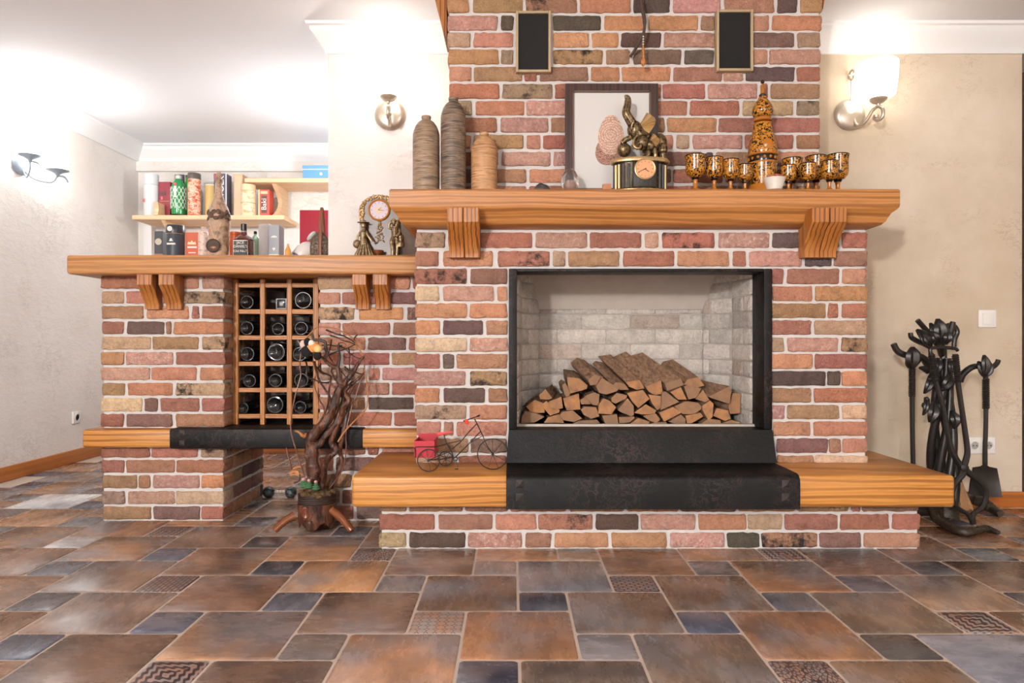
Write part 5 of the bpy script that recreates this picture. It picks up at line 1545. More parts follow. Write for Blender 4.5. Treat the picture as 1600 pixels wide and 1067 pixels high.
obj('tree_print', MB().prism([(-0.002, h * 0.38), (0.002, h * 0.38), (0.002, h * 0.41), (0.009, h * 0.42), (0.005, h * 0.46), (-0.005, h * 0.46), (-0.009, h * 0.42), (-0.002, h * 0.41)], -d / 2 - 0.001, -d / 2 + 0.001), M['wh'], t, world=False)
bottle('miniature_bottle', 450, 3.30, CT, [(4.5, 413), (4.5, 391), (2.5, 387), (1.4, 384), (0, 384)], dark_glass('honey_glass', (196, 136, 72), 0.1), 'miniature honey coloured bottle near the white bag', (1.6, 385, 381, M['goldp']))

# red board, white bag and fur pouch at the right end
p0, p1 = P(468, 328, 3.53), P(530, 369, 3.53)
o = obj('red_folder', MB().box(p0.x, p1.x, 3.53, 3.545, CT, p0.z, 0.004, 2), flat('crimson', (168, 22, 48), 0.6))
tag(o, 'upright crimson folder behind the pouch on the counter', 'folder')
t = thing('plastic_bag', (P(470, 0, 3.38).x, 3.38, CT), 'crumpled white bag with purple print on the counter', 'bag')
bag = MB().ball((0, 0, 0.055), (0.058, 0.045, 0.072), 16)
for v in bag.v:
    v.x += (v.z - 0.05) * 0.5
    q_ = mnoise.noise(Vector((v.x * 40, v.y * 40, v.z * 30))) * 0.010
    v.x += q_
    v.z = max(0, v.z + mnoise.noise(Vector((v.x * 30 + 9, v.y * 30, v.z * 30))) * 0.008)
obj('bag_body', bag, flat('white_film', (228, 220, 216), 0.35), t, world=False)
for (x_, z_, w_) in ((-0.012, 0.058, 0.016), (0.008, 0.046, 0.018), (0.022, 0.032, 0.012)):
    obj('purple_print', MB().ball((x_, -0.047, z_), (w_, 0.004, 0.006), 8, Matrix.Rotation(0.5, 4, 'Y')), flat('purple_ink', (92, 72, 122)), t, world=False)
def fur():
    t_ = NT('speckled_fur')
    v = t_.coords()
    n = t_.noise(v, 120, 4, 0.7)
    t_.bump(n, 1.0, 0.006)
    return t_.out(t_.ramp(n, [(0.35, C(74, 62, 54)), (0.52, C(112, 96, 82)), (0.68, C(176, 160, 140))]), 0.9)
t = thing('fur_pouch', (P(500, 0, 3.36).x, 3.36, CT), 'brown speckled pouch with a leather strap beside the plaster wall', 'bag')
fp = MB().ball((0, 0, 0.085), (0.05, 0.032, 0.088), 16)
obj('pouch_body', fp, fur(), t, world=False)
obj('strap', MB().tube(spline([(0.012, -0.036, 0.0), (0.012, -0.04, 0.08), (0.012, -0.036, 0.17), (0.012, -0.01, 0.29), (0.012, 0.02, 0.20), (0.012, 0.032, 0.1)], 5), 0.008, 8, 0.45), plain('brown_leather', (128, 78, 54), 0.4), t, world=False)
obj('pale_flap', MB().ball((-0.04, -0.01, 0.15), (0.012, 0.02, 0.03), 8, Matrix.Rotation(0.7, 4, 'Y')), flat('pale_flap', (206, 214, 212)), t, world=False)

# bark-covered bottle on the counter
def bark():
    t_ = NT('bark_and_clay')
    v = t_.coords()
    n = t_.noise(v, 26, 6, 0.65, 0.5)
    c_ = t_.ramp(n, [(0.3, C(66, 48, 40)), (0.45, C(150, 120, 96)), (0.55, C(186, 160, 138)), (0.68, C(196, 122, 70))])
    t_.bump(n, 0.9, 0.008)
    return t_.out(c_, 0.5)
M['bark'] = bark()
DK = 3.03
cb_ = P(342, 0, DK)
t = thing('bark_bottle', (cb_.x, DK, CT), 'tall bottle covered in bark and clay with a round medallion on the counter', 'bottle')
kz = lambda y: max(0, P(0, y, DK).z - CT)
kr = lambda w: w * DK / F
mbk = MB().lathe([(kr(14), 0), (kr(14.5), kz(380)), (kr(15.5), kz(350)), (kr(15.5), kz(335)), (kr(14), kz(325)), (kr(8.5), kz(314)), (kr(5.5), kz(303)), (kr(4.6), kz(288)), (kr(4.6), kz(283)), (kr(5.6), kz(282)), (kr(5.6), kz(280.5)), (kr(4), kz(280)), (kr(4.2), kz(274)), (kr(3.0), kz(269)), (0, kz(269))], (0, 0, 0), 28)
for v in mbk.v:
    q_ = mnoise.noise(Vector((v.x * 60, v.y * 60, v.z * 40))) * 0.003
    v.x += q_
    v.y += q_
obj('bottle_body', mbk, M['bark'], t, world=False)
M['petal_bark'] = plain('bark_chips', (92, 70, 58), 0.6, var=0.5, scale=70, bump=0.6)
for k in range(26):
    a = 2 * math.pi * k / 13 + 0.24 * (k // 13)
    zz = kz(341) + (k // 13) * 0.020 + 0.006 * math.sin(k * 2.3)
    obj('bark_petal', MB().ball((kr(15) * math.cos(a), kr(15) * math.sin(a), zz), (0.006, 0.012, 0.013), 6, Matrix.Rotation(a, 4, 'Z') @ Matrix.Rotation(-0.35, 4, 'Y') @ Matrix.Rotation(k * 1.1, 4, 'X')), M['petal_bark'], t, world=False)
med = obj('medallion', MB().lathe([(0, 0), (kr(10.5), 0), (kr(10.5), 0.007), (kr(9.6), 0.009), (kr(9), 0.006), (0, 0.006)], (-0.006, -kr(14.5), kz(386) + 0.0), 28, M=RX), M['twig'], t, world=False)
obj('relief', MB().ball((-0.004, -kr(14.5) - 0.006, kz(389)), (kr(5), 0.004, kr(2.6)), 8), plain('copper_relief', (150, 100, 74), 0.4), med, world=False)
for s in (-1, 1):
    obj('cord', MB().tube([(s * kr(9), -kr(13), kz(350)), (0.0, -kr(15.2), kz(376))], 0.0012, 5), plain('pale_cord', (226, 196, 156), 0.7), t, world=False)

# figurine clock on the counter, before the plaster wall
DF = 3.10
cf = P(590, 0, DF)
def G(u, v, dy=0.0):
    p_ = P(545 + u / 9.7, 295 + v / 9.7, DF)
    return Vector((p_.x - cf.x, dy, p_.z - CT))
t = thing('figurine_clock', (cf.x, DF, CT), 'arched bronze clock with two figurines on the counter beside the mantel', 'clock')
arch = []
top_c = G(455, 330)
ra = abs(G(455, 90).z - top_c.z)
for i in range(25):
    a = math.pi * i / 24
    arch.append((top_c.x + ra * 1.22 * math.cos(a), top_c.z + ra * math.sin(a)))
arch += [(G(165, 980).x, 0.0), (G(800, 980).x, 0.0)]
obj('arch_slab', MB().prism(arch, 0.0, 0.05), plain('brown_marble', (92, 70, 58), 0.35, var=0.3, scale=22), t, world=False)
vine = MB()
vr = random.Random(3)
for i in range(150):
    f_ = vr.random()
    q_ = vr.uniform(0.80, 1.03)
    if f_ < 0.72:
        a = math.pi * (0.05 + 0.95 * f_ / 0.72)
        p_ = Vector((top_c.x + ra * 1.17 * q_ * math.cos(a), -0.003, top_c.z + ra * 0.97 * q_ * math.sin(a)))
    else:
        p_ = Vector((top_c.x - ra * 1.17 * q_, -0.003, top_c.z - (f_ - 0.72) / 0.28 * 0.045))
    k_ = vr.uniform(0.003, 0.0062)
    vine.ball(p_, (k_, 0.005, k_), 5)
vo_ = obj('grape_vine_border', vine, M['bronze'], t, world=False)
vo_['kind'] = 'stuff'
dc = G(462, 325, -0.006)
obj('bezel', MB().ring(dc, 0.0455, 0.0048, 'y', 36, 8), M['gold'], t, world=False)
dl = obj('clock_dial', MB().lathe([(0, 0), (0.044, 0), (0.044, 0.004), (0, 0.004)], dc + Vector((0, 0.004, 0)), 36, M=RX), flat('lilac_dial', (206, 190, 200)), t, world=False)
obj('dial_centre', MB().lathe([(0, 0), (0.017, 0), (0.017, 0.001), (0, 0.001)], dc + Vector((0, -0.0002, 0)), 24, M=RX), flat('peach_centre', (222, 190, 160)), dl, world=False)
dm = MB()
for k in range(12):
    a = k * math.pi / 6
    dm.tube([dc + Vector((math.sin(a) * 0.032, -0.001, math.cos(a) * 0.032)), dc + Vector((math.sin(a) * 0.038, -0.001, math.cos(a) * 0.038))], 0.0009, 4)
obj('hour_marks', dm, M['ink'], dl, world=False)
for (ux, uz) in ((0.026, -0.003), (0.012, 0.012)):
    obj('hand', MB().tube([dc + Vector((-0.004, -0.002, 0)), dc + Vector((ux, -0.002, uz))], [0.0012, 0.0006], 5), M['ink'], dl, world=False)
def fuse(mb, name, parent, mat, vox=0.0018, label=None):
    o_ = obj(name, mb, mat, parent, world=False, label=label)
    m_ = o_.modifiers.new('fuse', 'REMESH')
    m_.mode = 'VOXEL'
    m_.voxel_size = vox
    m_.use_smooth_shade = True
    return o_
lady = MB()
lady.ball(G(245, 575, -0.03), (0.012, 0.013, 0.016), 10)                      # head
lady.lathe([(0.0, 0), (0.028, 0.001), (0.029, 0.003), (0.014, 0.005), (0.012, 0.013), (0, 0.014)], G(240, 535, -0.03), 18)     # hat
lady.tube([G(245, 600, -0.03), G(243, 690, -0.03), G(245, 770, -0.032), G(255, 860, -0.032)], [0.009, 0.017, 0.014, 0.020], 12)     # bodice
lady.lathe([(0.048, 0.0), (0.044, 0.012), (0.034, 0.04), (0.016, 0.075), (0.012, 0.082)], Vector((G(260, 0).x, -0.032, 0.002)), 20, 1.0, 0.75)   # skirt
lady.tube(spline([G(205, 660, -0.03), G(165, 740, -0.036), G(155, 800, -0.036)], 4), 0.0055, 8)
lady.tube(spline([G(285, 660, -0.03), G(320, 730, -0.044), G(380, 820, -0.044)], 4), 0.0055, 8)
lady.ball(G(145, 850, -0.03), (0.018, 0.018, 0.020), 10)
for k in range(9):
    a = math.pi + math.pi * k / 8
    lady.tube([Vector((G(260, 0).x + 0.018 * math.cos(a), -0.032 + 0.014 * math.sin(a), 0.07)), Vector((G(260, 0).x + 0.05 * math.cos(a), -0.032 + 0.038 * math.sin(a), 0.003))], [0.003, 0.006], 6)
fuse(lady, 'seated_lady_figure', t, M['bronze_gold'])
man = MB()
man.ball(G(695, 520, -0.03), (0.013, 0.013, 0.016), 10)
man.ball(G(735, 540, -0.024), (0.012, 0.012, 0.022), 8)
man.tube([G(715, 590, -0.03), G(720, 660, -0.03), G(715, 740, -0.03)], [0.015, 0.019, 0.013], 12)
man.tube(spline([G(690, 610, -0.03), G(640, 620, -0.04), G(640, 560, -0.042), G(670, 520, -0.04)], 4), 0.006, 8)
man.tube(spline([G(765, 620, -0.03), G(790, 680, -0.036), G(740, 740, -0.044)], 4), 0.006, 8)
man.tube(spline([G(700, 740, -0.03), G(670, 830, -0.036), G(685, 930, -0.032), Vector((G(680, 0).x, -0.034, 0.012))], 4), [0.011] * 5 + [0.009] * 5 + [0.008] * 3, 8)
man.tube(spline([G(735, 740, -0.028), G(750, 860, -0.026), Vector((G(740, 0).x, -0.024, 0.012))], 4), [0.011] * 4 + [0.008] * 5, 8)
man.tube(spline([G(765, 650, -0.018), G(785, 760, -0.014), G(780, 890, -0.012)], 4), [0.012] * 3 + [0.018] * 3 + [0.022] * 3, 10)
fuse(man, 'standing_man_figure', t, M['bronze_gold'])
obj('fountain_bowl', MB().lathe([(0.006, 0), (0.022, 0.003), (0.008, 0.010), (0.008, 0.016), (0.022, 0.026), (0.025, 0.036), (0.022, 0.038), (0.0, 0.034)], Vector((G(465, 0).x, -0.03, 0.004)), 20), plain('copper_bowl', (150, 96, 60), 0.35, 0.6), t, world=False)
sp = MB()
for k in range(46):
    sp.ball((G(475 + vr.uniform(-1, 1) * (20 + 1.6 * k), 0).x, -0.003, G(0, 500 + 7 * k).z), (0.0036, 0.004, 0.004), 5)
spo = obj('water_spray', sp, M['bronze'], t, world=False)
spo['kind'] = 'stuff'
obj('ground_base', MB().box(G(130, 0).x, G(810, 0).x, -0.065, 0.052, 0, 0.012, 0.004, 2), M['bronze'], t, world=False)
# ------------------------------------------------------------------ driftwood tree on a three-legged stump
DT = 2.88
def root_wood():
    t_ = NT('varnished_root')
    v = t_.coords((1, 1, 0.35))
    n = t_.noise(v, 30, 6, 0.65, 0.6)
    c_ = t_.ramp(n, [(0.32, C(26, 16, 13)), (0.47, C(72, 42, 30)), (0.6, C(116, 70, 46)), (0.74, C(60, 36, 28))])
    t_.bump(n, 0.9, 0.014)
    return t_.out(c_, 0.3, spec=0.5)
M['root'] = root_wood()
M['twig_red'] = plain('red_willow_twig', (110, 64, 46), 0.4, var=0.3, scale=60)
M['twig_black'] = plain('dark_thin_twig', (52, 36, 30), 0.5, var=0.3, scale=60)
M['twig_tan'] = plain('tan_willow_twig', (176, 118, 70), 0.4, var=0.2, scale=60)
def A(u, v, dy=0.0):      # crop at 420,500 (5.93x)
    return P(420 + u / 5.93, 500 + v / 5.93, DT + dy)
def B(u, v, dy=0.0):      # crop at 400,670 (5.93x)
    return P(400 + u / 5.93, 670 + v / 5.93, DT + dy)
cs = P(495, 0, DT)
t = thing('root_tree', (cs.x, DT, 0), 'sculptural twisted driftwood tree with bare twigs on a stump with legs', 'decorative tree')
def limb(name, pts, r0, r1, mat, n=8, seg=5):
    sp_ = spline(pts, seg)
    k = len(sp_)
    rr_ = [r0 + (r1 - r0) * i / (k - 1) for i in range(k)]
    rr_ = [r * (1 + 0.16 * mnoise.noise(p_ * 55)) for r, p_ in zip(rr_, sp_)]
    if name in ('trunk', 'bough'):
        o_ = obj(name, MB().tube(spline(sp_, 3), [rr_[min(i // 3, k - 1)] for i in range(3 * (k - 1) + 1)], 16), mat, t)
        for v in o_.data.vertices:
            q_ = v.co
            s1 = Vector((q_.x * 90, q_.y * 90, q_.z * 22))
            v.co = q_ + Vector((mnoise.noise(s1), mnoise.noise(s1 + Vector((7, 0, 0))), 0.4 * mnoise.noise(s1 + Vector((0, 7, 0))))) * (0.30 * min(r0, 0.02))
        return o_
    return obj(name, MB().tube(sp_, rr_, n), mat, t)
# stump
zs0, zs1 = P(0, 818, DT).z, P(0, 783, DT).z
stump = MB().lathe([(0.074, zs0), (0.080, zs0 + 0.02), (0.079, zs0 + 0.06), (0.083, zs1 - 0.004), (0.080, zs1), (0.0, zs1)], (cs.x, DT, 0), 28)
for v in stump.v:
    a = math.atan2(v.y - DT, v.x - cs.x)
    k_ = 1 + 0.03 * math.sin(3 * a + 1) + 0.02 * math.sin(7 * a)
    v.x, v.y = cs.x + (v.x - cs.x) * k_, DT + (v.y - DT) * k_
    if v.z < zs0 + 0.005:
        v.z += 0.016 * math.sin(5 * a)
so_ = obj('stump', stump, M['root'], t)
kn = P(400 + 465 / 5.93, 670 + 780 / 5.93, DT - 0.074)
obj('knot', MB().lathe([(0.0, 0.006), (0.010, 0.006), (0.014, 0.009), (0.019, 0.006), (0.021, 0.0)], kn, 18, 1.0, 1.5, M=RX), plain('knot_wood', (104, 52, 30), 0.3, var=0.3, scale=60), so_)
for (a_, b_) in ((P(460, 806, 2.85), P(428.5, 833.5, 2.80)), (P(518, 797, 2.85), P(550, 832, 2.80)), (P(502, 808, 2.93), Vector((P(503, 0, 3.0).x, 3.0, 0.012)))):
    b_.z = max(b_.z, 0.0155)
    limb('leg', [a_, a_.lerp(b_, 0.5) + Vector((0, 0, 0.008)), b_], 0.018, 0.0145, plain('varnished_leg', (126, 72, 40), 0.22, var=0.35, scale=40), 10)
# basket ring and moss
for k in range(5):
    obj('woven_ring', MB().ring((cs.x + 0.004, DT, zs1 + 0.004 + 0.0075 * k), 0.078 - 0.001 * (k % 2), 0.0045, 'z', 30, 6), M['twig_black'], t)
moss = MB()
for k in range(46):
    a, r_ = k * 2.4, 0.074 * math.sqrt((k + 0.5) / 46)
    moss.ball((cs.x + 0.004 + r_ * math.cos(a), DT + r_ * math.sin(a), zs1 + 0.038 + 0.004 * math.sin(k * 1.7)), (0.016, 0.016, 0.010), 5)
mo = obj('moss', moss, plain('dry_moss', (98, 74, 44), 0.9, var=0.5, scale=120, bump=0.8), t)
mo['kind'] = 'stuff'
for (u, v) in ((440, 520), (490, 530), (555, 545)):
    c_ = B(u, v, -0.06)
    pl_ = obj('succulent', MB().lathe([(0.008, -0.012), (0.019, -0.004), (0.010, 0.000), (0.016, 0.006), (0.007, 0.010), (0.011, 0.015), (0.0, 0.020)], c_, 10), plain('succulent_green', (84, 132, 92), 0.6, var=0.3, scale=80), t)
    obj('pink_tip', MB().ball(c_ + Vector((0, 0, 0.024)), (0.008, 0.008, 0.007), 6), plain('pink_tip', (196, 150, 150), 0.6), pl_)
# trunks
limb('trunk', [B(530, 590), B(530, 450), B(525, 300), B(510, 190), B(500, 110), B(560, 20), A(545, 930), A(590, 820), A(625, 720), A(655, 640), A(672, 590)], 0.030, 0.013, M['root'], 12)
limb('trunk', [B(600, 590, 0.02), B(620, 480, 0.02), B(640, 320, 0.0), B(690, 250, -0.02), B(740, 200, -0.02), B(700, 130, 0.0), B(720, 60, 0.02), A(660, 920, 0.02), A(700, 800, 0.0), A(740, 740, 0.0), A(700, 650, 0.02), A(720, 590, 0.02)], 0.014, 0.010, M['root'], 10)
limb('trunk', [B(680, 590, 0.03), B(700, 520, 0.03), B(760, 410, 0.02), B(800, 300, 0.02), B(775, 200, 0.02), B(800, 80, 0.02), A(720, 900, 0.03), A(740, 780, 0.03), A(745, 690, 0.03), A(790, 600, 0.03)], 0.011, 0.007, M['root'], 9)
limb('trunk', [B(540, 180), B(600, 120, 0.01), B(650, 60, 0.02), A(620, 960, 0.02), A(650, 860, 0.03), A(690, 760, 0.03), A(690, 680, 0.02)], 0.016, 0.009, M['root'], 9)
limb('trunk', [B(470, 60), B(440, 65, -0.01), B(410, 40, -0.02), B(360, 15, -0.02)], 0.011, 0.004, M['twig_tan'], 8)
# big boughs
limb('bough', [A(668, 600), A(650, 560), A(655, 500), A(640, 450), A(600, 430), A(560, 410), A(520, 370), A(480, 340)], 0.014, 0.006, M['root'], 9)
limb('bough', [A(672, 620), A(720, 560, 0.01), A(775, 490, 0.02), A(815, 430, 0.02), A(850, 375, 0.03), A(882, 335, 0.03)], 0.013, 0.0045, M['root'], 9)
limb('bough', [A(700, 660, 0.02), A(760, 600, 0.02), A(810, 560, 0.03), A(860, 510, 0.03), A(885, 480, 0.03)], 0.008, 0.004, M['root'], 8)
limb('bough', [A(640, 460), A(648, 400), A(655, 330), A(645, 260), A(650, 215)], 0.008, 0.003, M['twig_black'], 8)
limb('bough', [A(520, 350, -0.02), A(540, 310, -0.02), A(525, 250, -0.03), A(520, 205, -0.03), A(470, 185, -0.03), A(420, 180, -0.03), A(395, 125, -0.03)], 0.008, 0.006, plain('grey_bark_twig', (78, 66, 60), 0.6, var=0.3, scale=60), 8)
TW = [  # (points, start radius, end radius, material)
 ([(420, 385), (440, 470), (455, 530), (480, 580), (520, 640), (560, 700), (580, 760)], 0.0055, 0.004, 'root'), ([(345, 385), (355, 440), (350, 505), (380, 540), (420, 550), (470, 575), (520, 580), (560, 575)], 0.004, 0.003, 'twig_black'),
 ([(440, 430), (490, 490), (540, 505), (575, 525), (570, 580), (560, 640), (555, 720), (545, 800), (510, 880), (470, 950), (440, 1010)], 0.004, 0.005, 'root'), ([(480, 400), (485, 470), (540, 500), (580, 520)], 0.003, 0.003, 'twig_black'),
 ([(455, 700), (480, 760), (505, 800), (515, 860), (510, 945)], 0.003, 0.003, 'twig_red'), ([(430, 520), (420, 600), (450, 690), (460, 760)], 0.0025, 0.002, 'twig_red'),
 ([(530, 90), (590, 115), (650, 135), (700, 150), (760, 185), (800, 215)], 0.0035, 0.0025, 'twig_black'), ([(570, 145), (630, 160), (690, 190), (750, 205), (800, 230)], 0.003, 0.002, 'twig_black'),
 ([(490, 235), (560, 230), (620, 240), (680, 235)], 0.003, 0.002, 'twig_black'), ([(560, 325), (620, 295), (680, 280), (740, 255), (800, 225)], 0.0035, 0.002, 'twig_black'),
 ([(650, 240), (700, 260), (740, 300), (800, 340), (850, 360)], 0.003, 0.002, 'twig_black'), ([(580, 180), (575, 230), (560, 290), (545, 330)], 0.003, 0.002, 'twig_black'),
 ([(740, 260), (750, 330), (745, 400), (750, 450), (735, 520)], 0.003, 0.002, 'twig_black'), ([(700, 430), (740, 465), (780, 470), (820, 490), (860, 500)], 0.003, 0.002, 'twig_black'),
 ([(820, 135), (795, 165), (790, 190)], 0.003, 0.004, 'twig_red'), ([(670, 470), (700, 510), (720, 540), (745, 570)], 0.002, 0.002, 'twig_black'),
 ([(600, 430), (580, 470), (600, 520), (620, 560)], 0.005, 0.004, 'root'), ([(690, 330), (730, 350), (760, 330), (790, 300)], 0.002, 0.0015, 'twig_black'),
 ([(540, 270), (550, 320), (580, 370), (600, 400)], 0.003, 0.002, 'twig_black'), ([(645, 215), (690, 210), (720, 230)], 0.002, 0.001, 'twig_black'),
 ([(360, 160), (385, 130), (410, 105)], 0.0025, 0.0015, 'twig_tan'), ([(715, 430), (705, 460), (740, 480)], 0.002, 0.0015, 'twig_black'), ([(760, 620), (755, 580), (790, 560)], 0.003, 0.002, 'root')]
for (pts_, r0, r1, mt) in TW:
    k = rnd.uniform(-0.03, 0.03)
    limb('twig', [A(u, v, k + 0.02 * math.sin(i)) for i, (u, v) in enumerate(pts_)], r0, r1, M[mt], 6, 4)
limb('twig', [B(450, 440, -0.05), B(380, 230, -0.06), B(325, 20, -0.06), A(210, 880, -0.06), A(250, 680, -0.06), A(295, 520, -0.05), A(290, 440, -0.05), A(290, 370, -0.04), A(305, 270, -0.04)], 0.003, 0.0028, M['twig_red'], 6)
limb('twig', [A(300, 270, -0.04), A(330, 190, -0.04), A(370, 140, -0.03), A(440, 70, 0.0), A(510, 65, 0.02), A(620, 80, 0.03), A(720, 130, 0.04), A(790, 180, 0.04), A(840, 270, 0.04), A(878, 360, 0.04), A(890, 480, 0.03), A(915, 640, 0.03), A(910, 800, 0.02), A(850, 880, 0.0), A(760, 970, -0.02), A(690, 1050, -0.03), B(760, 120, -0.03)], 0.0026, 0.0035, M['twig_tan'], 6)
limb('twig', [A(880, 360, 0.03), A(885, 470, 0.03), A(840, 600, 0.03), A(800, 720, 0.02), A(770, 800, 0.02), B(835, 30, 0.0), B(835, 180, 0.0), B(800, 380, 0.0), B(690, 540, 0.0)], 0.0025, 0.0025, M['twig_red'], 6)
limb('twig', [B(280, 175, 0.05), B(310, 290, 0.05), B(325, 380, 0.05)], 0.003, 0.0045, M['twig_red'], 6)
limb('twig', [B(350, 500, -0.05), B(400, 480, -0.05), B(405, 420, -0.05)], 0.004, 0.003, M['twig_black'], 6)
for k, (u0, v0, u1, v1) in enumerate(((310, 410, 400, 400), (320, 430, 395, 425), (330, 395, 405, 420), (315, 420, 380, 392), (345, 372, 430, 350), (390, 440, 440, 425))):
    limb('root_chip', [B(u0, v0, 0.02), B((u0 + u1) / 2, (v0 + v1) / 2 - 8, 0.02), B(u1, v1, 0.02)], 0.005, 0.006, M['twig_tan'], 6, 3)

# toy bird perched on the twigs
tb = A(390, 290, -0.06)
t2 = thing('toy_bird', tb, 'small plush bird in black, white and orange perched in the driftwood tree', 'toy')
def Q(u, v, dy=0.0):
    return A(u, v, -0.06 + dy)
obj('body', MB().ball(Q(420, 255), (0.036, 0.022, 0.022), 12, Matrix.Rotation(0.25, 4, 'Y')), plain('orange_plush', (222, 152, 86), 0.9, var=0.15, scale=60, bump=0.5), t2)
obj('breast_patch', MB().ball(Q(455, 268, -0.006), (0.019, 0.02, 0.018), 10), plain('cream_plush', (226, 196, 130), 0.9), t2)
obj('head', MB().ball(Q(318, 225, -0.004), (0.014, 0.014, 0.018), 10), plain('pinkish_plush', (222, 192, 180), 0.9), t2)
M['black_plush'] = plain('black_plush', (22, 20, 20), 0.9, var=0.3, scale=90, bump=0.5)
for (u, v, rx_, rz_) in ((358, 205, 0.015, 0.018), (345, 290, 0.022, 0.025), (450, 325, 0.017, 0.022)):
    obj('black_patch', MB().ball(Q(u, v, -0.008), (rx_, 0.014, rz_), 10), M['black_plush'], t2)
obj('white_patch', MB().ball(Q(392, 215, -0.010), (0.015, 0.012, 0.014), 8), plain('white_plush', (236, 226, 214), 0.9), t2)
for (u0, v0, u1, v1) in ((300, 250, 258, 262), (300, 258, 275, 285), (290, 225, 265, 185)):
    obj('feeler', MB().tube([Q(u0, v0, -0.01), Q(u1, v1, -0.015)], [0.0022, 0.001], 5), plain('grey_feeler', (150, 150, 150), 0.6), t2)

# silver double-ball weight on the floor behind the tree
DW = 3.45
t = thing('ball_dumbbell', (P(441, 0, DW).x, DW, 0), 'speckled dark double-ball dumbbell on the floor behind the driftwood tree', 'dumbbell')
def speck():
    t_ = NT('speckled_silver')
    n = t_.noise(t_.coords(), 60, 4, 0.7)
    t_.bump(n, 0.8, 0.006)
    return t_.out(t_.ramp(n, [(0.35, C(36, 40, 42)), (0.55, C(84, 92, 94)), (0.7, C(150, 158, 160))]), 0.25, 0.5)
M['speck'] = speck()
rb = 9.2 * DW / F
for px in (420, 454.5):
    obj('ball', MB().ball((P(px, 0, DW).x, DW, rb), rb, 16), M['speck'], t)
xa_, xb_ = P(429, 0, DW).x, P(446, 0, DW).x
hnd = MB()
n_ = 7
prof = [(0.006, 0)] + [(0.0075 + 0.003 * (k % 2), (xb_ - xa_) * (k + 0.5) / n_) for k in range(n_)] + [(0.006, xb_ - xa_)]
hnd.lathe(prof, (xa_, DW, rb), 16, M=Matrix.Rotation(math.pi / 2, 4, 'Y'))
obj('grip', hnd, M['nickel'], t)

# ------------------------------------------------------------------ miniature delivery tricycle on the bench
DY = 2.60
def TP(u, v, dy=0.0):     # crop at 635,640 (9.41x)
    return P(635 + u / 9.41, 640 + v / 9.41, DY + dy)
bz = bz1 + 0.0005
t = thing('toy_tricycle', (P(715, 0, DY).x, DY, bz), 'miniature black wire tricycle with a red cargo box on the bench', 'toy')
M['wire'] = plain('black_wire', (24, 20, 20), 0.4, var=0.2)
M['redwood'] = plain('red_paint', (176, 30, 46), 0.5, var=0.12, scale=12)
M['redseat'] = plain('red_leather', (206, 70, 62), 0.5)
def wheel(cu, cv, r, dy, spokes):
    c_ = TP(cu, cv, dy)
    R_ = r / 9.41 * DY / F
    c_.z = bz + R_ + 0.0022
    w_ = obj('wheel', MB().ring(c_, R_, 0.0021, 'y', 36, 6), M['wire'], t)
    for k in range(spokes):
        a = 2 * math.pi * k / spokes + 0.2
        obj('spoke', MB().tube([c_, c_ + Vector((math.cos(a) * R_, 0, math.sin(a) * R_))], 0.001, 5), M['wire'], w_)
    obj('hub', MB().lathe([(0, -0.006), (0.005, -0.006), (0.005, 0.006), (0, 0.006)], c_, 12, M=RX), M['wire'], w_)
    return c_
fwc = wheel(1270, 678, 222, -0.02, 9)
r1 = wheel(325, 757, 158, -0.062, 8)
r2 = wheel(575, 735, 105, 0.055, 8)
def rod(pts, r=0.0022, nm='frame_tube', m_=None):
    return obj(nm, MB().tube(spline(pts, 4), r * 0.8, 6), m_ or M['wire'], t)
head = TP(1000, 130, -0.02)
rod([head, TP(1040, 210, -0.02), TP(1130, 400, -0.02)], 0.003)
rod([TP(1130, 400, -0.012), TP(1180, 520, -0.010), fwc + Vector((0, 0.009, 0))], 0.002, 'fork')
rod([TP(1130, 400, -0.028), TP(1180, 520, -0.030), fwc + Vector((0, -0.009, 0))], 0.002, 'fork')
rod([TP(1035, 205, -0.02), TP(900, 350, -0.015), TP(800, 470, -0.01), TP(670, 580, -0.005)], 0.0026)
rod([TP(1090, 320, -0.02), TP(940, 480, -0.015), TP(720, 700, -0.01)], 0.0026)
rod([TP(1110, 390, -0.02), TP(950, 480, -0.015)], 0.0018)
rod([TP(800, 452, -0.01), TP(700, 478, -0.005), TP(600, 495, 0.0)], 0.0024)
rod([TP(550, 360, 0.0), TP(590, 490, 0.0), TP(650, 590, 0.0), TP(690, 690, 0.0)], 0.0026, 'seat_post')
rod([r1, TP(500, 670, 0.0), TP(650, 610, 0.0)], 0.002)
rod([r2, TP(640, 700, 0.03), TP(690, 700, 0.0)], 0.002)
rod([r1, r2], 0.0022, 'axle')
rod([TP(128, 705, -0.056), TP(130, 600, -0.056), TP(145, 550, -0.056), TP(420, 545, -0.056), TP(590, 505, -0.02)], 0.0022, 'box_rail')
obj('seat', MB().tube(spline([TP(455, 360, 0), TP(550, 350, 0), TP(690, 325, 0)], 4), [0.006, 0.008, 0.008, 0.007, 0.006, 0.005, 0.004, 0.0035, 0.002], 10, 0.35), M['redseat'], t)
rod([TP(890, 150, -0.05), TP(990, 118, -0.02), TP(1065, 92, 0.015)], 0.0026, 'handlebar')
rod([TP(1040, 98, 0.005), TP(1072, 88, 0.02)], 0.0045, 'grip')
rod([TP(838, 168, -0.055), TP(862, 165, -0.055)], 0.0042, 'grip')
bowm = MB().ball(TP(880, 165, -0.055), (0.008, 0.005, 0.007), 8).ball(TP(895, 190, -0.055), (0.006, 0.004, 0.008), 8)
obj('red_bow', bowm, plain('red_ribbon', (214, 66, 44), 0.6), t)
obj('chainring', MB().ring(TP(722, 725, -0.012), 0.007, 0.0022, 'y', 18, 5), M['wire'], t)
rod([TP(722, 725, -0.016), TP(742, 790, -0.018), TP(758, 850, -0.02)], 0.0015, 'crank')
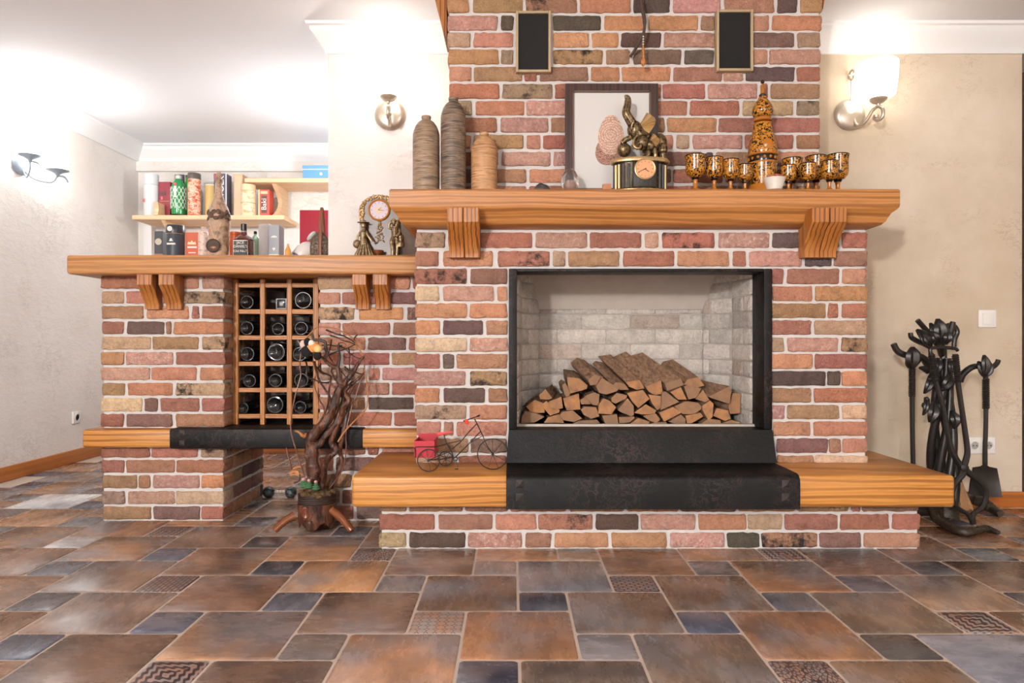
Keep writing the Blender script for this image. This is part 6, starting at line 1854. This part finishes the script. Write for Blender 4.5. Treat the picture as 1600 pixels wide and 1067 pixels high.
obj('pedal', MB().box(*[q for q in (TP(718, 0, 0).x, TP(770, 0, 0).x)], DY - 0.03, DY - 0.015, TP(0, 858).z, TP(0, 850).z, 0.001, 1), M['wire'], t)
rod([TP(690, 700, 0.012), TP(680, 650, 0.014)], 0.0015, 'crank')
# cargo box, open at the top
bx0_, bx1_, by0_, by1_ = TP(112, 0, -0.05).x, TP(412, 0, -0.05).x, DY - 0.05, DY + 0.07
bz0_, bz1_ = TP(0, 708, -0.05).z, TP(0, 462, -0.05).z
cb2 = MB()
w_ = 0.004
cb2.box(bx0_, bx1_, by0_, by0_ + w_, bz0_, bz1_)
cb2.box(bx0_, bx1_, by1_ - w_, by1_, bz0_, bz1_ + 0.012)
cb2.box(bx0_, bx0_ + w_, by0_ + w_, by1_ - w_, bz0_, bz1_)
cb2.box(bx1_ - w_, bx1_, by0_ + w_, by1_ - w_, bz0_, bz1_)
cb2.box(bx0_ + w_, bx1_ - w_, by0_ + w_, by1_ - w_, bz0_, bz0_ + w_)
obj('cargo_box', cb2, M['redwood'], t)

# ------------------------------------------------------------------ wrought iron fire tools beside the bench
DX = 3.02
def U(u, v, dy=0.0):      # crop at 1380,480 (5.335x)
    return P(1380 + u / 5.335, 480 + v / 5.335, DX + dy)
def V(u, v, dy=0.0):      # crop at 1380,660 (5.614x)
    return P(1380 + u / 5.614, 660 + v / 5.614, DX + dy)
base = P(1475, 0, DX)
stand = thing('fire_tool_stand', (base.x, DX, 0), 'black wrought iron tree-shaped stand with twisted stems and leaves by the bench', 'tool stand')
def iron(name, pts, r, parent, mat=None, n=9, seg=5, flat=1.0):
    sp_ = spline(pts, seg)
    if hasattr(r, '__len__'):
        k = len(sp_)
        m_ = len(r) - 1
        rr_ = []
        for i in range(k):
            f_ = i / (k - 1) * m_
            j = min(int(f_), m_ - 1)
            rr_.append(r[j] + (r[j + 1] - r[j]) * (f_ - j))
    else:
        rr_ = r
    return obj(name, MB().tube(sp_, rr_, n, flat), mat or M['iron'], parent)
# twisted stems
top, bot = P(1474, 560, DX), P(1474, 808, DX)
for k in range(5):
    pts_ = []
    for i in range(9):
        f_ = i / 8
        a = 2 * math.pi * k / 5 + 3.6 * f_
        r_ = 0.036 + 0.020 * math.sin(f_ * math.pi) * (0.6 + 0.4 * math.sin(k * 2)) - 0.016 * f_
        c_ = bot.lerp(top, f_)
        pts_.append(c_ + Vector((r_ * math.cos(a), r_ * math.sin(a), 0)))
    iron('stem', pts_, [0.021, 0.019, 0.016, 0.012], stand, None, 10)
iron('stem', [P(1474, 600, DX), P(1474, 570, DX), P(1474, 545, DX)], [0.02, 0.016, 0.014], stand)
def leaf(name, root, tip, width, parent, bend=0.02, nrm=Vector((0, -1, 0)), mat=None):
    """folded leaf with a midrib groove and thickness"""
    root, tip = Vector(root), Vector(tip)
    d_ = tip - root
    s_ = d_.cross(nrm).normalized()
    n_ = s_.cross(d_).normalized()
    if n_.dot(nrm) < 0:
        n_ = -n_
    vs2, fs2 = [], []
    N_ = 8
    for i in range(N_ + 1):
        f_ = i / N_
        w_ = width * math.sin(math.pi * min(1, f_ * 0.92 + 0.04)) ** 0.8
        c_ = root + d_ * f_ + n_ * (bend * math.sin(math.pi * f_))
        for (q, h_) in ((-1, 0.0), (-0.55, 0.25), (0, -0.12), (0.55, 0.25), (1, 0.0)):
            vs2.append(c_ + s_ * (w_ * q) + n_ * (h_ * width))
    k_ = len(vs2)
    vs2 += [v_ - n_ * 0.005 for v_ in vs2]
    for i in range(N_):
        for j in range(4):
            a = i * 5 + j
            fs2 += [(a, a + 1, a + 6, a + 5), (k_ + a + 5, k_ + a + 6, k_ + a + 1, k_ + a)]
        fs2 += [(i * 5, i * 5 + 5, k_ + i * 5 + 5, k_ + i * 5), (i * 5 + 4, k_ + i * 5 + 4, k_ + i * 5 + 9, i * 5 + 9)]
    return obj(name, MB().add(vs2, fs2), mat or M['iron'], parent)
for (u0, v0, u1, v1, w_, dy) in ((560, 560, 490, 690, 0.026, -0.05), (395, 560, 345, 720, 0.020, -0.03), (420, 790, 390, 960, 0.028, -0.06), (570, 860, 600, 1010, 0.024, -0.05), (350, 750, 335, 900, 0.014, -0.03), (540, 430, 560, 560, 0.016, -0.02), (450, 420, 440, 560, 0.016, -0.04)):
    leaf('leaf', U(u0, v0, dy), U(u1, v1, dy - 0.015), w_, stand)
# flower heads and hooks on top
for (u0, v0, u1, v1, w_, dy) in ((470, 310, 455, 95, 0.034, -0.05), (440, 320, 395, 130, 0.024, -0.03), (500, 320, 480, 130, 0.022, -0.02), (430, 300, 400, 200, 0.022, -0.07), (510, 310, 530, 190, 0.022, -0.06), (400, 325, 280, 185, 0.026, -0.05), (395, 330, 320, 220, 0.018, -0.07)):
    leaf('petal', U(u0, v0, dy), U(u1, v1, dy - 0.01), w_, stand, 0.022)
iron('flower_stalk', [U(490, 400, 0), U(480, 340, -0.02), U(470, 300, -0.03)], [0.014, 0.018, 0.024], stand)
iron('hook', [U(400, 340, -0.02), U(340, 305, -0.03), U(270, 275, -0.04), U(235, 250, -0.05), U(228, 212, -0.05)], [0.011, 0.012, 0.011, 0.010], stand)
iron('hook', [U(420, 250, 0.0), U(350, 180, 0.01), U(285, 108, 0.01)], [0.011, 0.0115], stand)
iron('hook', [U(505, 300, -0.03), U(545, 250, -0.04), U(565, 190, -0.04), U(582, 122, -0.04)], [0.016, 0.016, 0.014, 0.011], stand)
iron('hook', [U(520, 190, -0.01), U(540, 150, -0.02), U(590, 155, -0.02), U(618, 205, -0.02), U(595, 270, -0.02), U(590, 330, -0.02)], 0.010, stand)
# side arms that carry the tools
iron('arm', [U(430, 560, 0.0), U(380, 480, -0.01), U(310, 415, -0.03), U(190, 400, -0.05), U(120, 365, -0.05), U(85, 305, -0.05)], [0.019, 0.018, 0.015, 0.014, 0.013], stand)
iron('arm', [U(640, 620, 0.0), U(665, 560, -0.01), U(730, 505, -0.03), U(800, 490, -0.04), U(900, 500, -0.05), U(945, 470, -0.05), U(960, 438, -0.05)], [0.014, 0.014, 0.0125, 0.011, 0.010], stand)
iron('bud', [U(370, 545, -0.02), U(345, 515, -0.03), U(305, 505, -0.04)], [0.008, 0.014, 0.006], stand)
iron('bud', [U(395, 620, -0.02), U(385, 600, -0.05), U(400, 585, -0.05)], [0.008, 0.011, 0.008], stand)
iron('bud', [U(355, 850, -0.02), U(340, 820, -0.04), U(335, 795, -0.04)], [0.007, 0.011, 0.004], stand)
iron('bud', [U(375, 800, -0.02), U(368, 770, -0.04), U(360, 745, -0.04)], [0.007, 0.010, 0.004], stand)
# knobbly root feet on the floor
def foot(pts_, r_):
    o_ = iron('root_foot', pts_, r_, stand, M['iron_rough'], 14, 8)
    for v in o_.data.vertices:
        v.co += Vector((mnoise.noise(v.co * 160), mnoise.noise(v.co * 160 + Vector((9, 0, 0))), mnoise.noise(v.co * 160 + Vector((0, 9, 0))))) * 0.005
        v.co.z = max(v.co.z, 0.001)
def fl(px, py, z_):
    D_ = (H - z_) * F / (py - 533.5)
    return P(px, py, D_)
foot([fl(1462, 795, 0.06), fl(1466, 810, 0.035), fl(1484, 822, 0.022), fl(1505, 831, 0.020), fl(1522, 830, 0.020), fl(1540, 826, 0.018), fl(1560, 832, 0.014)], [0.030, 0.024, 0.020, 0.018, 0.016, 0.015, 0.009])
foot([P(1482, 790, DX), P(1496, 781, 3.05), fl(1515, 778, 0.06), fl(1535, 785, 0.05), fl(1552, 796, 0.028), fl(1563, 803, 0.022)], [0.030, 0.028, 0.026, 0.026, 0.022, 0.015])
foot([P(1474, 770, DX), Vector((base.x, DX - 0.01, 0.06)), Vector((base.x - 0.005, DX - 0.015, 0.018))], [0.05, 0.052, 0.055])
foot([P(1474, 785, DX), Vector((base.x - 0.06, DX + 0.03, 0.04)), Vector((base.x - 0.17, DX + 0.07, 0.016))], [0.032, 0.026, 0.014])

def coil(parent, a, b, r, turns, wire):
    pts_ = []
    a, b = Vector(a), Vector(b)
    d_ = (b - a).normalized()
    nx = d_.cross(Vector((0, 1, 0))).normalized()
    ny = d_.cross(nx)
    n_ = turns * 8
    for i in range(n_ + 1):
        an = 2 * math.pi * i / 8
        pts_.append(a.lerp(b, i / n_) + (nx * math.cos(an) + ny * math.sin(an)) * r)
    return obj('coil_grip', MB().tube(pts_, wire, 5), M['iron'], parent)
# poker on the left arm
D1 = -0.065
pk = thing('fire_poker', U(240, 1060, D1), 'black iron poker with leaf top and coiled grip hanging on the left arm', 'fire tool', 'tools on the fire stand')
leaf('leaf_top', U(240, 510, D1 - 0.01), U(246, 330, D1 - 0.02), 0.036, pk, 0.012)
leaf('leaf_top', U(238, 520, D1 - 0.005), U(235, 395, D1 - 0.015), 0.030, pk, 0.006)
iron('rod', [U(240, 500, D1), U(241, 760, D1), U(243, 1060, D1), V(262, 420, D1), P(1427, 790, DX + D1)], [0.011, 0.0095, 0.009], pk)
coil(pk, U(241, 515, D1), U(239, 745, D1), 0.0115, 15, 0.0035)
iron('point', [P(1427, 788, DX + D1), P(1428, 796, DX + D1), P(1432, 802, DX + D1)], [0.009, 0.007, 0.002], pk)
# shovel on the right arm
D2 = -0.07
shv = thing('fire_shovel', V(900, 655, D2), 'black iron ash shovel with leaf top hanging on the right arm', 'fire tool', 'tools on the fire stand')
leaf('leaf_top', U(852, 575, D2 - 0.012), U(843, 398, D2 - 0.02), 0.022, shv, 0.012)
leaf('leaf_top', U(850, 585, D2 - 0.01), U(795, 450, D2 - 0.015), 0.020, shv, 0.008)
leaf('leaf_top', U(852, 585, D2 - 0.01), U(895, 460, D2 - 0.015), 0.020, shv, 0.008)
iron('rod', [U(853, 560, D2), U(856, 850, D2), U(853, 1060, D2), V(893, 200, D2), V(893, 370, D2)], [0.010, 0.009, 0.009, 0.010], shv)
coil(shv, U(854, 600, D2), U(857, 848, D2), 0.0118, 16, 0.0035)
sv = [V(790, 395, D2), V(860, 385, D2 - 0.006), V(893, 360, D2 - 0.01), V(930, 388, D2 - 0.006), V(1000, 402, D2), V(1030, 560, D2 - 0.012), V(1044, 655, D2 - 0.03), V(900, 655, D2 - 0.01), V(752, 630, D2 - 0.03), V(765, 530, D2 - 0.012)]
k = len(sv)
cc = V(897, 520, D2 + 0.012)
obj('blade', MB().add(sv + [cc] + [p_ + Vector((0, 0.005, 0)) for p_ in sv] + [cc + Vector((0, 0.005, 0))],
    [(i, (i + 1) % k, k) for i in range(k)] + [(k + 1 + (i + 1) % k, k + 1 + i, 2 * k + 1) for i in range(k)] + [(i, k + 1 + i, k + 1 + (i + 1) % k, (i + 1) % k) for i in range(k)]), M['iron'], shv)
# tongs in front
D3 = -0.10
tg = thing('fire_tongs', V(785, 890, D3), 'long black iron log tongs with coiled grips leaning before the stand', 'fire tool', 'tools on the fire stand')
pv = V(700, 395, D3)
iron('left_shank', [U(398, 385, D3), U(440, 620, D3), U(500, 830, D3), V(560, 60, D3), V(600, 240, D3), V(660, 350, D3), pv], [0.011, 0.0105, 0.0115, 0.014], tg)
iron('right_shank', [U(600, 390, D3), U(622, 620, D3), U(660, 880, D3), V(715, 60, D3), V(738, 240, D3), V(725, 330, D3), pv], [0.011, 0.0105, 0.0115, 0.014], tg)
coil(tg, U(402, 400, D3), U(443, 622, D3), 0.0120, 14, 0.0035)
coil(tg, U(600, 402, D3), U(624, 630, D3), 0.0120, 14, 0.0035)
iron('handle_bar', [U(398, 390, D3), U(392, 355, D3), U(420, 338, D3), U(510, 336, D3), U(600, 345, D3), U(622, 365, D3)], [0.008, 0.0075, 0.008, 0.007], tg)
iron('right_jaw', [pv, V(760, 450, D3), V(840, 510, D3), V(895, 580, D3), V(900, 660, D3), V(870, 740, D3), V(810, 785, D3), V(785, 820, D3), V(792, 885, D3)], [0.016, 0.012, 0.011, 0.010, 0.011], tg)
iron('left_jaw', [pv, V(690, 460, D3), V(640, 520, D3), V(605, 600, D3), V(605, 690, D3), V(660, 755, D3), V(735, 800, D3), V(765, 840, D3), V(785, 888, D3)], [0.016, 0.012, 0.011, 0.009, 0.010], tg)
obj('pivot', MB().lathe([(0, -0.012), (0.017, -0.012), (0.017, 0.014), (0.010, 0.018), (0, 0.019)], pv, 18, M=RX), M['iron'], tg)
# hearth brush behind the tongs
D4 = 0.0
br_ = thing('hearth_brush', P(1503, 796, DX + D4), 'hearth brush with tan bristles half hidden behind the tongs', 'brush', 'tools on the fire stand')
bc0, bc1 = V(665, 520, D4), V(705, 760, D4)
bri = MB()
for k in range(90):
    a, r_ = k * 2.4, math.sqrt(k / 90)
    bri.tube([bc0 + Vector((0.012 * r_ * math.cos(a), 0.012 * r_ * math.sin(a), 0)), bc1 + Vector((0.042 * r_ * math.cos(a), 0.034 * r_ * math.sin(a), 0.006 * math.sin(k)))], [0.002, 0.0012], 4)
bo = obj('bristles', bri, plain('tan_bristle', (188, 142, 100), 0.8, var=0.3, scale=60), br_)
bo['kind'] = 'stuff'
iron('handle', [bc0, V(655, 460, D4), V(640, 380, D4), U(560, 900, 0.02)], [0.013, 0.010, 0.008], br_)
